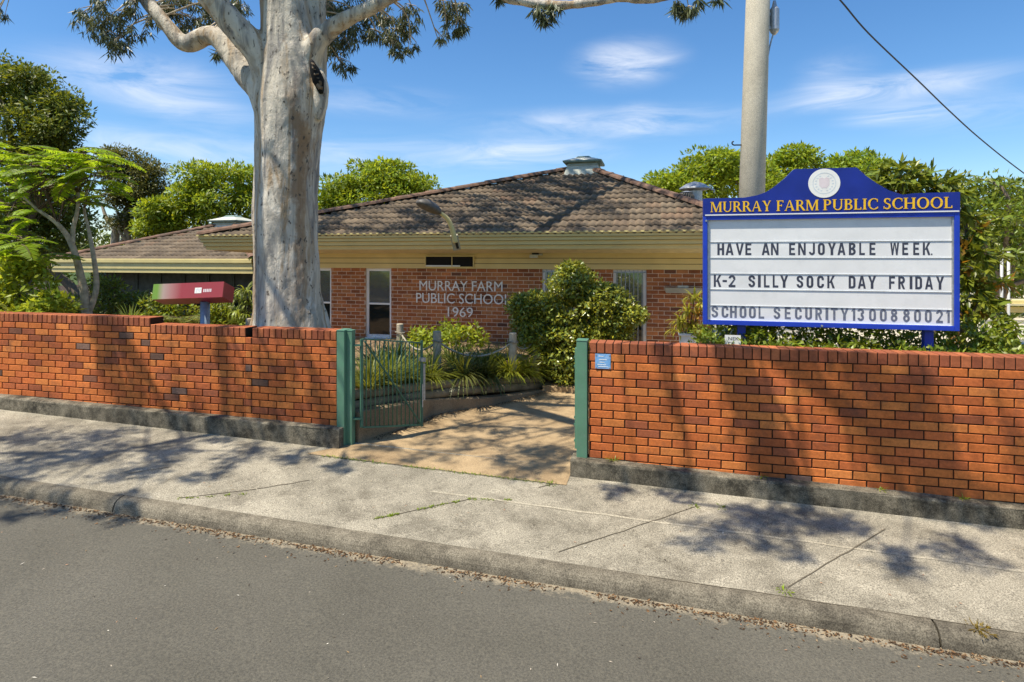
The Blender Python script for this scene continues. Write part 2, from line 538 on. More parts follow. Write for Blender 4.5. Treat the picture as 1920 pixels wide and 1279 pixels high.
class MB:
    """collects world-space geometry, links it as ONE mesh."""

    def __init__(s):
        s.v, s.f, s.c = [], [], []
        s.has_c = False

    def add(s, vs, fs, col=None):
        n = len(s.v)
        s.v += [tuple(p) for p in vs]
        s.f += [tuple(i + n for i in f) for f in fs]
        s.c += [col or (1, 1, 1)] * len(vs)
        if col:
            s.has_c = True
        return s

    def hexa(s, c8, col=None):
        return s.add(c8, [(0, 3, 2, 1), (4, 5, 6, 7), (0, 1, 5, 4), (1, 2, 6, 5), (2, 3, 7, 6), (3, 0, 4, 7)], col)

    def sbox(s, u0, u1, v0, v1, z0, z1, col=None):
        """box in the street frame; z0/z1 may be (at u0, at u1)."""
        a0, a1 = z0 if isinstance(z0, tuple) else (z0, z0)
        b0, b1 = z1 if isinstance(z1, tuple) else (z1, z1)
        return s.hexa([U(u0, v0, a0), U(u1, v0, a1), U(u1, v1, a1), U(u0, v1, a0),
                       U(u0, v0, b0), U(u1, v0, b1), U(u1, v1, b1), U(u0, v1, b0)], col)

    def bar(s, a, b, w, t, up=(0, 0, 1), col=None):
        a, b = Vector(a), Vector(b)
        d = (b - a).normalized()
        x = d.cross(Vector(up))
        if x.length < 1e-4:
            x = d.cross(Vector((1, 0, 0)))
        x.normalize()
        y = x.cross(d)
        x, y = x * w / 2, y * t / 2
        return s.hexa([a - x - y, a + x - y, a + x + y, a - x + y, b - x - y, b + x - y, b + x + y, b - x + y], col)

    def tube(s, pts, rad, n=8, cap=True, sub=0, col=None, lump=0, seed=0):
        pts = [Vector(p) for p in pts]
        rad = list(rad) if hasattr(rad, '__len__') else [rad] * len(pts)
        if sub:
            pts, rad = spline(pts, rad, sub)
        vs, fs = [], []
        prev = None
        for i, p in enumerate(pts):
            d = (pts[min(i + 1, len(pts) - 1)] - pts[max(i - 1, 0)]).normalized()
            if prev is None:
                x = d.cross(Vector((0, 1, .1)))
                if x.length < 1e-3:
                    x = d.cross(Vector((1, 0, 0)))
            else:
                x = prev - d * prev.dot(d)
            x.normalize()
            prev = x
            y = d.cross(x)
            for k in range(n):
                a = 2 * math.pi * k / n
                q = (x * math.cos(a) + y * math.sin(a))
                r = rad[i]
                if lump:
                    r *= 1 + lump * mnoise.noise((p + q * rad[i]) * 2.0 + Vector((seed, 0, 0)))
                vs.append(p + q * r)
        for i in range(len(pts) - 1):
            for k in range(n):
                fs.append((i * n + k, i * n + (k + 1) % n, (i + 1) * n + (k + 1) % n, (i + 1) * n + k))
        if cap:
            fs.append(tuple(range(n - 1, -1, -1)))
            fs.append(tuple(range((len(pts) - 1) * n, len(pts) * n)))
        return s.add(vs, fs, col)

    def prism(s, poly, v0, v1, col=None):
        """polygon [(u, z)...] in the street wall plane, from depth v0 to v1."""
        n = len(poly)
        vs = [U(a, v0, b) for a, b in poly] + [U(a, v1, b) for a, b in poly]
        fs = [tuple(range(n)), tuple(range(2 * n - 1, n - 1, -1))]
        fs += [((i + 1) % n, i, n + i, n + (i + 1) % n) for i in range(n)]
        return s.add(vs, fs, col)

    def disc(s, cu, cz, r, v0, v1, n=32, rz=None):
        rz = rz or r
        return s.prism([(cu + r * math.cos(2 * math.pi * k / n), cz + rz * math.sin(2 * math.pi * k / n)) for k in range(n)], v0, v1)

    def lathe(s, c, prof, n=20):
        """profile [(r, z)...] about a vertical axis at c."""
        c = Vector(c)
        vs, fs = [], []
        for r, z in prof:
            for k in range(n):
                a = 2 * math.pi * k / n
                vs.append(c + Vector((r * math.cos(a), r * math.sin(a), z)))
        for i in range(len(prof) - 1):
            for k in range(n):
                fs.append((i * n + k, i * n + (k + 1) % n, (i + 1) * n + (k + 1) % n, (i + 1) * n + k))
        fs.append(tuple(range(n - 1, -1, -1)))
        fs.append(tuple(range((len(prof) - 1) * n, len(prof) * n)))
        return s.add(vs, fs)

    def build(s, name, mat, parent=None, smooth=False, bevel=0, base=None, fix=True):
        me = bpy.data.meshes.new(name)
        me.from_pydata(s.v, [], s.f)
        if s.has_c:
            ca = me.color_attributes.new('Col', 'FLOAT_COLOR', 'POINT')
            ca.data.foreach_set('color', np.array([(*c, 1) for c in s.c], np.float32).ravel())
        if fix:
            bm = bmesh.new()
            bm.from_mesh(me)
            bmesh.ops.recalc_face_normals(bm, faces=bm.faces)
            if bevel:
                bmesh.ops.bevel(bm, geom=[e for e in bm.edges if len(e.link_faces) == 2 and e.calc_face_angle(0) > .6],
                                offset=bevel, segments=2, affect='EDGES', profile=.6)
            bm.to_mesh(me)
            bm.free()
        me.update()
        return finish(me, name, mat, parent, smooth, base)


def spline(pts, rad, sub):
    P_, R_ = [], []
    n = len(pts)
    for i in range(n - 1):
        p0, p1, p2, p3 = pts[max(i - 1, 0)], pts[i], pts[i + 1], pts[min(i + 2, n - 1)]
        for k in range(sub):
            t = k / sub
            P_.append(.5 * ((2 * p1) + (p2 - p0) * t + (2 * p0 - 5 * p1 + 4 * p2 - p3) * t * t + (3 * p1 - p0 - 3 * p2 + p3) * t ** 3))
            R_.append(rad[i] * (1 - t) + rad[i + 1] * t)
    P_.append(pts[-1]); R_.append(rad[-1])
    return P_, R_


def np_mesh(name, co, faces_idx, nper, cols=None, uvs=None):
    me = bpy.data.meshes.new(name)
    me.vertices.add(len(co))
    me.vertices.foreach_set('co', np.asarray(co, np.float32).ravel())
    fl = np.asarray(faces_idx, np.int32).ravel()
    me.loops.add(len(fl))
    me.loops.foreach_set('vertex_index', fl)
    nf = len(fl) // nper
    me.polygons.add(nf)
    me.polygons.foreach_set('loop_start', np.arange(0, nf * nper, nper, dtype=np.int32))
    me.update(calc_edges=True)
    if cols is not None:
        ca = me.color_attributes.new('Col', 'FLOAT_COLOR', 'POINT')
        c4 = np.ones((len(co), 4), np.float32)
        c4[:, :3] = cols
        ca.data.foreach_set('color', c4.ravel())
    if uvs is not None:
        ul = me.uv_layers.new(name='UVMap')
        ul.data.foreach_set('uv', np.asarray(uvs, np.float32)[fl].ravel())
    return me


def unit(a):
    return a / np.maximum(np.linalg.norm(a, axis=-1, keepdims=True), 1e-6)


def rvec(n):
    return unit(rng.normal(size=(n, 3)))


class Leaves:
    """many small leaf-shaped faces, one mesh."""

    def __init__(s):
        s.co, s.col = [], []

    def add(s, pos, d, up, L, W, col, fold=.12, mid=.42):
        n = len(pos)
        d = unit(d)
        side = unit(np.cross(d, up))
        nrm = np.cross(side, d)
        L = np.broadcast_to(np.asarray(L, float), (n,))[:, None]
        W = np.broadcast_to(np.asarray(W, float), (n,))[:, None]
        m = pos + d * L * mid + nrm * W * fold
        tip = pos + d * L
        v = np.stack([pos, m - side * W / 2, tip, m + side * W / 2], 1)
        s.co.append(v.reshape(-1, 3))
        s.col.append(np.repeat(np.broadcast_to(col, (n, 3)), 4, 0))

    def build(s, name, mat, parent=None, base=None):
        co = np.concatenate(s.co)
        col = np.concatenate(s.col)
        n = len(co) // 4
        b = np.arange(n)[:, None] * 4
        idx = (b + np.array([0, 1, 2, 0, 2, 3])[None]).reshape(-1)
        me = np_mesh(name, co, idx, 3, col)
        return finish(me, name, mat, parent, False, base)


def leafcol(n, var=.35, yellow=.25, base=1.0):
    k = base * (1 + var * (rng.random(n) - .5) * 2)
    y = yellow * rng.random(n)
    return np.stack([k * (1 + y), k * (1 + y * .35), k * (1 - y * .5)], 1)


def sample_ell(c, r, n, inner=.45):
    d = rvec(n)
    k = inner + (1 - inner) * np.sqrt(rng.random(n))[:, None]
    return np.array(c) + d * k * np.array(r), d


def crown(lv, ells, k, sub, nl, L, W, droop=.0, outw=.9, var=.40, yellow=.3, inner=.5, top=.7, fill=0, flat_=.62):
    """ells: [(centre, (rx, ry, rz))]; k sub-clumps each, nl leaves per sub-clump."""
    for c, r in ells:
        kk = max(3, int(k * (r[0] * r[2]) / 1.0)) if k < 0 else k
        r = np.array(r)
        pos, dirs = sample_ell(c, r * .88, abs(kk), .78)
        for p, d in zip(pos, dirs):
            rr = sub * (.65 + .7 * rng.random())
            tone = 1 + .28 * (rng.random() - .5)
            q, e = sample_ell(p, (rr * 1.2, rr * 1.2, rr * flat_), nl, inner)
            keep = (e[:, 2] > -.55) | (rng.random(nl) < .4)
            q, e = q[keep], e[keep]
            n = len(q)
            dd = unit(outw * e + .8 * rvec(n) + np.array([0, 0, -droop]))
            up = unit(e + .5 * rvec(n) + np.array([0, 0, top]))
            lv.add(q, dd, up, L * (.6 + .8 * rng.random(n)), W * (.65 + .7 * rng.random(n)), leafcol(n, var, yellow, tone))
        if fill:
            q, e = sample_ell(c, r * .7, fill, .2)
            lv.add(q, rvec(fill), rvec(fill), L, W, leafcol(fill, var, yellow, .9))


def pell(px, py, rx, ry, Y, ry_depth=None):
    s = Y / F
    return (P(px, py, Y), (rx * s, (ry_depth or rx) * s, ry * s))


class Straps:
    """arching strap leaves (grass-like tufts)."""

    def __init__(s):
        s.co, s.col, s.n = [], [], 5

    def tuft(s, base, n, L, W, spread=.8, droop=1.0, col=None, r0=.05, var=.35):
        seg = s.n
        a = rng.random(n) * 2 * np.pi
        tilt = spread * np.sqrt(rng.random(n))
        le = L * (.6 + .5 * rng.random(n))
        hx, hy = np.cos(a), np.sin(a)
        b = np.array(base)[None] + np.stack([hx, hy, 0 * a], 1) * (r0 * rng.random(n))[:, None]
        t = np.linspace(0, 1, seg + 1)[None]
        ang = tilt[:, None] + droop * t * (.5 + tilt[:, None])            # angle from vertical along the blade
        ds = le[:, None] / seg
        hor = np.concatenate([np.zeros((n, 1)), np.cumsum(np.sin(ang[:, :-1]) * ds, 1)], 1)
        ver = np.concatenate([np.zeros((n, 1)), np.cumsum(np.cos(ang[:, :-1]) * ds, 1)], 1)
        c = np.stack([b[:, 0:1] + hx[:, None] * hor, b[:, 1:2] + hy[:, None] * hor, b[:, 2:3] + ver], 2)
        side = np.stack([-hy, hx, 0 * a], 1)[:, None]
        w = (W * (.7 + .6 * rng.random(n)))[:, None] * (np.sin(np.pi * (.12 + .86 * t)) ** .8)
        l, r = c - side * w[..., None] / 2, c + side * w[..., None] / 2
        v = np.stack([l, r], 2).reshape(-1, 3)
        s.co.append(v)
        cc = leafcol(n, var, .35) if col is None else leafcol(n, var, .2) * np.array(col)
        s.col.append(np.repeat(cc, (seg + 1) * 2, 0))

    def build(s, name, mat, parent=None, base=None):
        co, col = np.concatenate(s.co), np.concatenate(s.col)
        m = (s.n + 1) * 2
        nb = len(co) // m
        q = np.array([[2 * i, 2 * i + 1, 2 * i + 3, 2 * i + 2] for i in range(s.n)]).reshape(-1)
        idx = (np.arange(nb)[:, None] * m + q[None]).reshape(-1)
        return finish(np_mesh(name, co, idx, 4, col), name, mat, parent, False, base)


def frond(lv, base, d, L, droop, nl, leaflet, W, col=1.0, rach=None, vee=.35):
    """a pinnate leaf: rachis curving down, two rows of leaflets."""
    d = np.array(d, float); d /= np.linalg.norm(d)
    t = np.linspace(.08, 1, nl)
    pts = np.array(base)[None] + d[None] * (t * L)[:, None] - np.array([0, 0, 1])[None] * (droop * L * t ** 2)[:, None]
    tan = unit(np.gradient(pts, axis=0))
    side = unit(np.cross(tan, np.array([[0, 0, 1.0]])))
    upv = np.cross(side, tan)
    size = leaflet * np.sin(np.pi * (.18 + .75 * t)) ** .7
    for sg in (-1, 1):
        dd = side * sg + tan * .45 - upv * vee * (.6 + .6 * rng.random((nl, 1))) + .12 * rvec(nl)
        lv.add(pts, dd, upv + .15 * rvec(nl), size, W * (.8 + .4 * rng.random(nl)), leafcol(nl, .2, .25, col))
    if rach is not None:
        pp = [Vector(base)] + [Vector(p) for p in pts[::max(1, nl // 5)]]
        rach.tube(pp, np.linspace(.008, .003, len(pp)), 4, False)


# ---------------------------------------------------------------- text
def text_shape(txt, res=3, bold=0.0):
    """flat outline mesh of a text: verts (N, 2) scaled into a unit box, faces."""
    cu = bpy.data.curves.new('tmp_text', 'FONT')
    cu.body = txt
    cu.size = 1
    cu.resolution_u = res
    cu.offset = bold
    cu.fill_mode = 'FRONT'
    cu.extrude = 0
    o = bpy.data.objects.new('tmp_text', cu)
    COL.objects.link(o)
    dg = bpy.context.evaluated_depsgraph_get()
    me = bpy.data.meshes.new_from_object(o.evaluated_get(dg))
    vs = [(v.co.x, v.co.y) for v in me.vertices]
    fs = [tuple(p.vertices) for p in me.polygons]
    bpy.data.objects.remove(o)
    bpy.data.curves.remove(cu)
    bpy.data.meshes.remove(me)
    return np.array(vs), fs


def put_text(mb, txt, u0, u1, z0, z1, v, depth=.006, bold=0.0, res=3):
    vs, fs = text_shape(txt, res, bold)
    lo, hi = vs.min(0), vs.max(0)
    sp = np.maximum(hi - lo, 1e-6)
    q = (vs - lo) / sp
    front = [U(u0 + a * (u1 - u0), v - depth, z0 + b * (z1 - z0)) for a, b in q]
    back = [U(u0 + a * (u1 - u0), v, z0 + b * (z1 - z0)) for a, b in q]
    n = len(front)
    cnt = {}
    for f in fs:
        for i in range(len(f)):
            e = (f[i], f[(i + 1) % len(f)])
            cnt[e] = cnt.get(e, 0) + 1
    side = [(b, a, a + n, b + n) for (a, b) in cnt if (b, a) not in cnt]
    mb.add(front + back, fs + side)


# serif capitals drawn as strokes: each stroke sits a hair prouder than the one below it
def serif_glyph(ch):
    T, H, S = .165, .075, .05               # thick, thin, serif height
    def rect(x0, x1, y0, y1): return [(x0, y0), (x1, y0), (x1, y1), (x0, y1)]
    def diag(xa, xb, w): return [(xa, 1), (xb, 0), (xb + w, 0), (xa + w, 1)]     # top-left x, bottom-left x
    def ser(x, w, y, o=.085): return rect(x - o, x + w + o, y, y + S)
    def arc(cx, cy, rx, ry, a0, a1, tx, ty, n=18):
        o = [(cx + rx * math.cos(R(a0 + (a1 - a0) * k / n)), cy + ry * math.sin(R(a0 + (a1 - a0) * k / n))) for k in range(n + 1)]
        i = [(cx + (rx - tx) * math.cos(R(a0 + (a1 - a0) * k / n)), cy + (ry - ty) * math.sin(R(a0 + (a1 - a0) * k / n))) for k in range(n + 1)]
        return [[o[k], o[k + 1], i[k + 1], i[k]] for k in range(n)]
    p, w = [], .7
    if ch == 'M':
        w = 1.12
        p = [rect(.11, .11 + H, 0, 1), diag(.13, .50, T), [(.50, 0), (.58, 0), (.97, 1), (.89, 1)], rect(.88, .88 + T, 0, 1),
             ser(.11, H, 0), ser(.88, T, 0), rect(.02, .22, 1 - S, 1), rect(.86, 1.12, 1 - S, 1)]
    elif ch == 'U':
        w = .92
        p = [rect(.12, .12 + T, .3, 1), rect(.73, .73 + H, .3, 1)] + arc(.465, .32, .345, .335, 180, 360, T - .04, .08) + [ser(.12, T, 1 - S), ser(.73, H, 1 - S)]
    elif ch in 'RPB':
        w = {'R': .84, 'P': .70, 'B': .74}[ch]
        p = [rect(.10, .10 + T, 0, 1), ser(.10, T, 0), rect(.02, .3, 1 - S, 1)]
        if ch == 'B':
            p += [rect(.25, .42, 1 - H, 1), rect(.25, .44, .5, .5 + H), rect(.25, .44, 0, H)]
            p += arc(.40, .765, .24, .235, -90, 90, T - .02, H) + arc(.42, .27, .27, .27, -90, 90, T - .01, H)
        else:
            p += [rect(.25, .40, 1 - H, 1), rect(.25, .40, .46, .46 + H)] + arc(.38, .73, .28, .27, -90, 90, T - .02, H)
            if ch == 'R':
                p += [[(.36, .48), (.53, .48), (.86, 0), (.66, 0)]]
    elif ch == 'A':
        w = .92
        p = [[(.42, 1), (.48, 1), (.15, 0), (.08, 0)], [(.42, 1), (.52, 1), (.86, 0), (.67, 0)], rect(.22, .68, .32, .32 + H), ser(.08, H, 0, .07), ser(.68, T, 0, .07)]
    elif ch == 'Y':
        w = .86
        p = [[(.08, 1), (.26, 1), (.50, .45), (.36, .45)], [(.68, 1), (.76, 1), (.52, .45), (.44, .45)], rect(.36, .36 + T, 0, .5), ser(.36, T, 0), ser(.08, T, 1 - S, .06), ser(.68, H, 1 - S, .06)]
    elif ch == 'F':
        w = .68
        p = [rect(.10, .10 + T, 0, 1), rect(.2, .63, 1 - H, 1), rect(.2, .5, .48, .48 + H), rect(.57, .63, .80, 1), rect(.45, .5, .42, .62), ser(.10, T, 0), rect(.02, .2, 1 - S, 1)]
    elif ch == 'L':
        w = .66
        p = [rect(.10, .10 + T, 0, 1), rect(.2, .62, 0, H), rect(.56, .62, 0, .22), ser(.10, T, 1 - S), rect(.02, .2, 0, S)]
    elif ch == 'I':
        w = .38
        p = [rect(.11, .11 + T, 0, 1), ser(.11, T, 0), ser(.11, T, 1 - S)]
    elif ch == 'H':
        w = .96
        p = [rect(.11, .11 + T, 0, 1), rect(.70, .70 + T, 0, 1), rect(.2, .75, .47, .47 + H)] + [ser(x, T, y) for x in (.11, .70) for y in (0, 1 - S)]
    elif ch == 'O':
        w = .98
        p = arc(.49, .5, .45, .52, 0, 360, T, .07, 34)
    elif ch == 'C':
        w = .84
        p = arc(.50, .5, .46, .52, 48, 312, T, .07, 28) + [rect(.74, .80, .68, .95), rect(.76, .82, .1, .24)]
    elif ch == 'S':
        w = .64
        p = arc(.33, .745, .25, .265, 40, 270, .13, .09) + arc(.32, .265, .27, .275, 90, -140, .14, .10) + [rect(.50, .55, .72, .96), rect(.06, .11, .04, .28)]
    return p, w


def serif_text(mb, txt, u0, u1, z0, h, v):
    adv, items = 0.0, []
    for ch in txt:
        if ch == ' ':
            adv += .34
            continue
        p, w = serif_glyph(ch)
        items += [[(x + adv, y) for x, y in q] for q in p]
        adv += w + .035
    k = (u1 - u0) / adv
    for j, q in enumerate(items):
        mb.prism([(u0 + x * k, z0 + y * h) for x, y in q], v - .004 - .00015 * (j % 14), v)


def block_glyph(ch):
    """condensed bold capitals for a letter board, in a unit box."""
    T, H = .335, .175
    def rect(x0, x1, y0, y1): return [(x0, y0), (x1, y0), (x1, y1), (x0, y1)]
    def arc(cx, cy, rx, ry, a0, a1, n=10):
        o = [(cx + rx * math.cos(R(a0 + (a1 - a0) * k / n)), cy + ry * math.sin(R(a0 + (a1 - a0) * k / n))) for k in range(n + 1)]
        i = [(cx + (rx - T) * math.cos(R(a0 + (a1 - a0) * k / n)), cy + (ry - H) * math.sin(R(a0 + (a1 - a0) * k / n))) for k in range(n + 1)]
        return [[o[k], o[k + 1], i[k + 1], i[k]] for k in range(n)]
    L_, R_ = rect(0, T, 0, 1), rect(1 - T, 1, 0, 1)
    top, bot, mid = rect(T * .9, 1, 1 - H, 1), rect(T * .9, 1, 0, H), rect(T * .9, .9, .42, .42 + H)
    if ch == 'H': return [L_, R_, rect(T * .9, 1 - T * .9, .42, .42 + H)]
    if ch == 'A': return [[(.34, 1), (.58, 1), (.27, 0), (0, 0)], [(.42, 1), (.66, 1), (1, 0), (.73, 0)], rect(.22, .78, .2, .2 + H)]
    if ch == 'V': return [[(0, 1), (.28, 1), (.60, 0), (.38, 0)], [(.72, 1), (1, 1), (.62, 0), (.40, 0)]]
    if ch == 'E': return [L_, top, bot, mid]
    if ch == 'F': return [L_, top, mid]
    if ch == 'L': return [L_, bot]
    if ch == 'N': return [rect(0, .26, 0, 1), rect(.74, 1, 0, 1), [(.02, 1), (.30, 1), (.98, 0), (.70, 0)]]
    if ch == 'J': return [rect(1 - T, 1, .25, 1)] + arc(.5, .27, .5, .27, 180, 360)
    if ch in 'O0': return arc(.5, .73, .5, .27, 0, 180) + arc(.5, .27, .5, .27, 180, 360) + [rect(0, T, .26, .74), rect(1 - T, 1, .26, .74)]
    if ch == 'C': return arc(.5, .73, .5, .27, 0, 180) + arc(.5, .27, .5, .27, 180, 360) + [rect(0, T, .26, .74), rect(1 - T, 1, .66, .74), rect(1 - T, 1, .26, .34)]
    if ch == 'U': return arc(.5, .27, .5, .27, 180, 360) + [rect(0, T, .26, 1), rect(1 - T, 1, .26, 1)]
    if ch == 'D': return [L_, rect(T * .9, .5, 1 - H, 1), rect(T * .9, .5, 0, H), rect(1 - T, 1, .26, .74)] + arc(.5, .73, .5, .27, 0, 90) + arc(.5, .27, .5, .27, 270, 360)
    if ch == 'Y': return [[(0, 1), (.30, 1), (.62, .40), (.38, .40)], [(.70, 1), (1, 1), (.64, .40), (.40, .40)], rect(.5 - T / 2, .5 + T / 2, 0, .45)]
    if ch == 'B': return [L_, rect(T * .9, .55, 1 - H, 1), rect(T * .9, .6, .43, .43 + H), rect(T * .9, .55, 0, H)] + arc(.5, .755, .46, .245, -90, 90) + arc(.5, .29, .5, .29, -90, 90)
    if ch == 'R': return [L_, rect(T * .9, .55, 1 - H, 1), rect(T * .9, .6, .42, .42 + H), [(.34, .45), (.66, .45), (1, 0), (.68, 0)]] + arc(.5, .71, .48, .29, -90, 90)
    if ch == 'W': return [[(0, 1), (.20, 1), (.34, 0), (.17, 0)], [(.40, 1), (.53, 1), (.34, 0), (.18, 0)], [(.47, 1), (.60, 1), (.82, 0), (.66, 0)], [(.80, 1), (1, 1), (.83, 0), (.66, 0)]]
    if ch == 'K': return [rect(0, .28, 0, 1), [(.68, 1), (1, 1), (.44, .42), (.24, .42)], [(.36, .58), (.60, .66), (1, 0), (.68, 0)]]
    if ch == 'I': return [rect(0, 1, 0, 1)]
    if ch == 'T': return [rect(0, 1, 1 - H, 1), rect(.5 - T / 2, .5 + T / 2, 0, 1 - H * .9)]
    if ch == 'S': return arc(.5, .735, .5, .265, 0, 270) + arc(.5, .295, .5, .295, 90, -180) + [rect(1 - T, 1, .68, .74)]
    if ch == '2': return arc(.5, .72, .5, .28, 180, -20) + [[(.70, .60), (1, .68), (.36, .10), (0, .10)], rect(0, 1, 0, H)]
    if ch == '3': return arc(.5, .745, .5, .255, 170, -90) + arc(.5, .28, .5, .28, 90, -170)
    if ch == '8': return arc(.5, .75, .46, .25, 0, 360, 20) + arc(.5, .29, .5, .29, 0, 360, 20)
    if ch == '1': return [rect(.42, 1, 0, 1), [(0, .74), (.5, .80), (.5, 1), (.36, 1)]]
    if ch == '-': return [rect(0, 1, .40, .58)]
    if ch == '.': return [rect(0, 1, 0, .12)]
    return [rect(0, 1, 0, 1)]


# ================================================================ THE SETTING
def grid_sheet(name, us, vs, zf, mat, off=None):
    co = [U(u, v, zf(u, v)) for v in vs for u in us]
    n = len(us)
    fs = [(j * n + i, j * n + i + 1, (j + 1) * n + i + 1, (j + 1) * n + i) for j in range(len(vs) - 1) for i in range(n - 1)]
    mb = MB()
    mb.add(co, fs)
    o = mb.build(name, mat, base=(0, Y0, 0))
    o['kind'] = 'structure'
    return o


g = MB()
g.add([Vector((-500, -300, -.75)), Vector((500, -300, -.75)), Vector((500, 700, -.75)), Vector((-500, 700, -.75))], [(0, 1, 2, 3)])
o = g.build('ground', 'ground'); o['kind'] = 'structure'

KV = -1.80
us = list(np.arange(-45, 40.1, 1.0))
def zroad(u, v):
    e = pav(u, KV) - .108
    d = -(v + 1.88)
    return e + .026 * min(d, 4.2) - .026 * max(0, d - 4.2)
grid_sheet('road', us, [-1.86, -2.2, -3, -4, -5, -6, -7, -8, -9, -10.2], zroad, 'road')
grid_sheet('footpath', us, [.12, -.4, -.8, -1.2, -1.74], pav, 'pavement')
grid_sheet('far_verge', us, [-10.2, -10.25, -40], lambda u, v: zroad(u, -10.2) + (.13 if v < -10.22 else 0), 'ground')

# kerb: swept rounded profile in lengths, parted by open joints
kerb = MB()
prof = [(-1.74, -.3), (-1.74, .002), (-1.79, .001), (-1.822, -.008), (-1.846, -.026), (-1.862, -.052), (-1.871, -.085), (-1.876, -.12), (-1.876, -.4)]
kj = [-45, -20, uu(335, -2.1) + .42, 3.36, 20, 40]
kj[2] = -3.37
for a, b in zip(kj[:-1], kj[1:]):
    n = max(2, int((b - a) / .5))
    uus = np.linspace(a + .007, b - .007, n)
    vs, fs = [], []
    for u in uus:
        for v, dz in prof:
            jit = .006 * mnoise.noise(Vector((u * 1.7, v * 5, 0)))
            vs.append(U(u, v + jit, pav(u, v if v > KV else KV) + dz))
    m = len(prof)
    for i in range(n - 1):
        for k in range(m - 1):
            fs.append((i * m + k, (i + 1) * m + k, (i + 1) * m + k + 1, i * m + k + 1))
    fs.append(tuple(range(m)))
    fs.append(tuple(range((n - 1) * m, n * m)))
    kerb.add(vs, fs)
ko = kerb.build('kerb', 'kerb', base=(0, Y0, 0), smooth=False); ko['kind'] = 'structure'

# path through the gate: apron + ramp, tan concrete
KERB_L = [(-2.32, -.36), (-2.02, .0), (-1.93, .12), (-1.79, .6), (-1.60, 1.24), (-1.57, 1.6), (-1.28, 2.0), (-.94, 2.40), (-.60, 3.0), (-.33, 3.56)]
def kerb_u(v):
    for (a, b), (c, d) in zip(KERB_L[:-1], KERB_L[1:]):
        if v <= d:
            return a + (c - a) * (v - b) / (d - b)
    return KERB_L[-1][0]
def zpath(u, v):
    k = clip(1 - v / 3, 0, 1)
    return (.05 + zs(u) + .04 * min(v, 0)) * k + .036 * (1 - k) + .005
pm_ = MB()
pv = [-.36, -.2, 0, .1, .25, .3, .6, .9, 1.24, 1.6, 2.0, 2.4, 3.0, 3.56]
rows = []
for v in pv:
    uR = .66 if v < .28 else 4.0
    rows.append([U(u, v, zpath(u, v)) for u in np.linspace(kerb_u(v), uR, 16)])
pm_.add([p for r in rows for p in r], [(j * 16 + i, j * 16 + i + 1, (j + 1) * 16 + i + 1, (j + 1) * 16 + i) for j in range(len(pv) - 1) for i in range(15)])
o = pm_.build('entry_path', 'path', base=(0, Y0, 0)); o['kind'] = 'structure'
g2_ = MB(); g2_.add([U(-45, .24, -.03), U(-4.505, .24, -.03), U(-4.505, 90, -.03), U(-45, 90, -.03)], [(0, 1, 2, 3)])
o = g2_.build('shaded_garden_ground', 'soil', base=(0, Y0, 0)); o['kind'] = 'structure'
st_ = MB()
st_.sbox(-.36, 4.0, 3.563, 5.2, -.2, .135)
o = st_.build('step_landing', 'path', base=(0, Y0, 0), bevel=.01); o['kind'] = 'structure'

# school ground behind the wall, level, made pale to bounce light onto the facade
y_ = MB()
y_.add([U(-4.5, .24, -.03), U(40, .24, -.03), U(40, 90, -.03), U(-4.5, 90, -.03)], [(0, 1, 2, 3)])
o = y_.build('school_yard', 'yard', base=(0, Y0, 0)); o['kind'] = 'structure'

# scored joints and the pale trowelled strip: thin sheets on the footpath
jt = MB()
def ribbon(mb, a, b, w, lift=.004, n=8, wob=.0):
    vs = []
    for k in range(n + 1):
        t = k / n
        u, v = a[0] + (b[0] - a[0]) * t, a[1] + (b[1] - a[1]) * t
        du, dv = b[0] - a[0], b[1] - a[1]
        l = math.hypot(du, dv)
        ou, ov = -dv / l * w / 2, du / l * w / 2
        j = wob * mnoise.noise(Vector((u * 6, v * 6, 3)))
        ww = 1 + .5 * mnoise.noise(Vector((u * 9, v * 9, 1)))
        for s in (-1, 1):
            uu_, vv_ = u + s * ou * ww + j * ou / (w / 2), v + s * ov * ww + j
            vs.append(U(uu_, vv_, pav(uu_, vv_) + lift))
    mb.add(vs, [(2 * k, 2 * k + 1, 2 * k + 3, 2 * k + 2) for k in range(n)])
def gp(px, py):
    """pixel to footpath (u, v)."""
    z = 0.0
    for _ in range(12):
        Y = F * (EYE - z) / (py - 480)
        u, v = uv_of(Vector(((px - 960) / F * Y, Y, 0)))
        z = pav(u, v)
    return u, v
for a, b in [((1047, 1036), (1305, 950)), ((1477, 1101), (1660, 993)), ((482, 917), (580, 901)), ((240, 889), (318, 876)), ((700, 974), (890, 934)),
             ((335, 934), (480, 918)), ((1010, 915), (1045, 906))]:
    ribbon(jt, gp(*a), gp(*b), .010, wob=.012, n=14)
for a, b in [((0, 846), (250, 853)), ((520, 905), (780, 940)), ((1100, 930), (1310, 952))]:
    pass
ribbon(jt, (-2.3, -.37), (.62, -.37), .009, .007, 24, .008)
ribbon(jt, (1.5, -1.745), (30, -1.74), .006, .0045, 120, .012)
o = jt.build('footpath_joints', 'joint', base=(0, Y0, 0)); o['kind'] = 'structure'
tw = MB()
ribbon(tw, (-.6, -.86), (14, -.99), .032, .003, 60, .03)
o = tw.build('trowelled_strip', 'trowel', base=(0, Y0, 0)); o['kind'] = 'structure'


# ================================================================ STREET WALLS
ORANGE = [(.60, .175, .048), (.64, .20, .054), (.56, .155, .046), (.65, .222, .062), (.52, .145, .046), (.46, .13, .047), (.60, .18, .05), (.61, .185, .05), (.36, .11, .05)]
PURPLE = [(.16, .09, .065), (.22, .135, .105), (.24, .10, .06)]
SCHOOL = [(.42, .155, .060), (.48, .185, .072), (.37, .13, .052), (.44, .19, .08), (.30, .11, .05)]


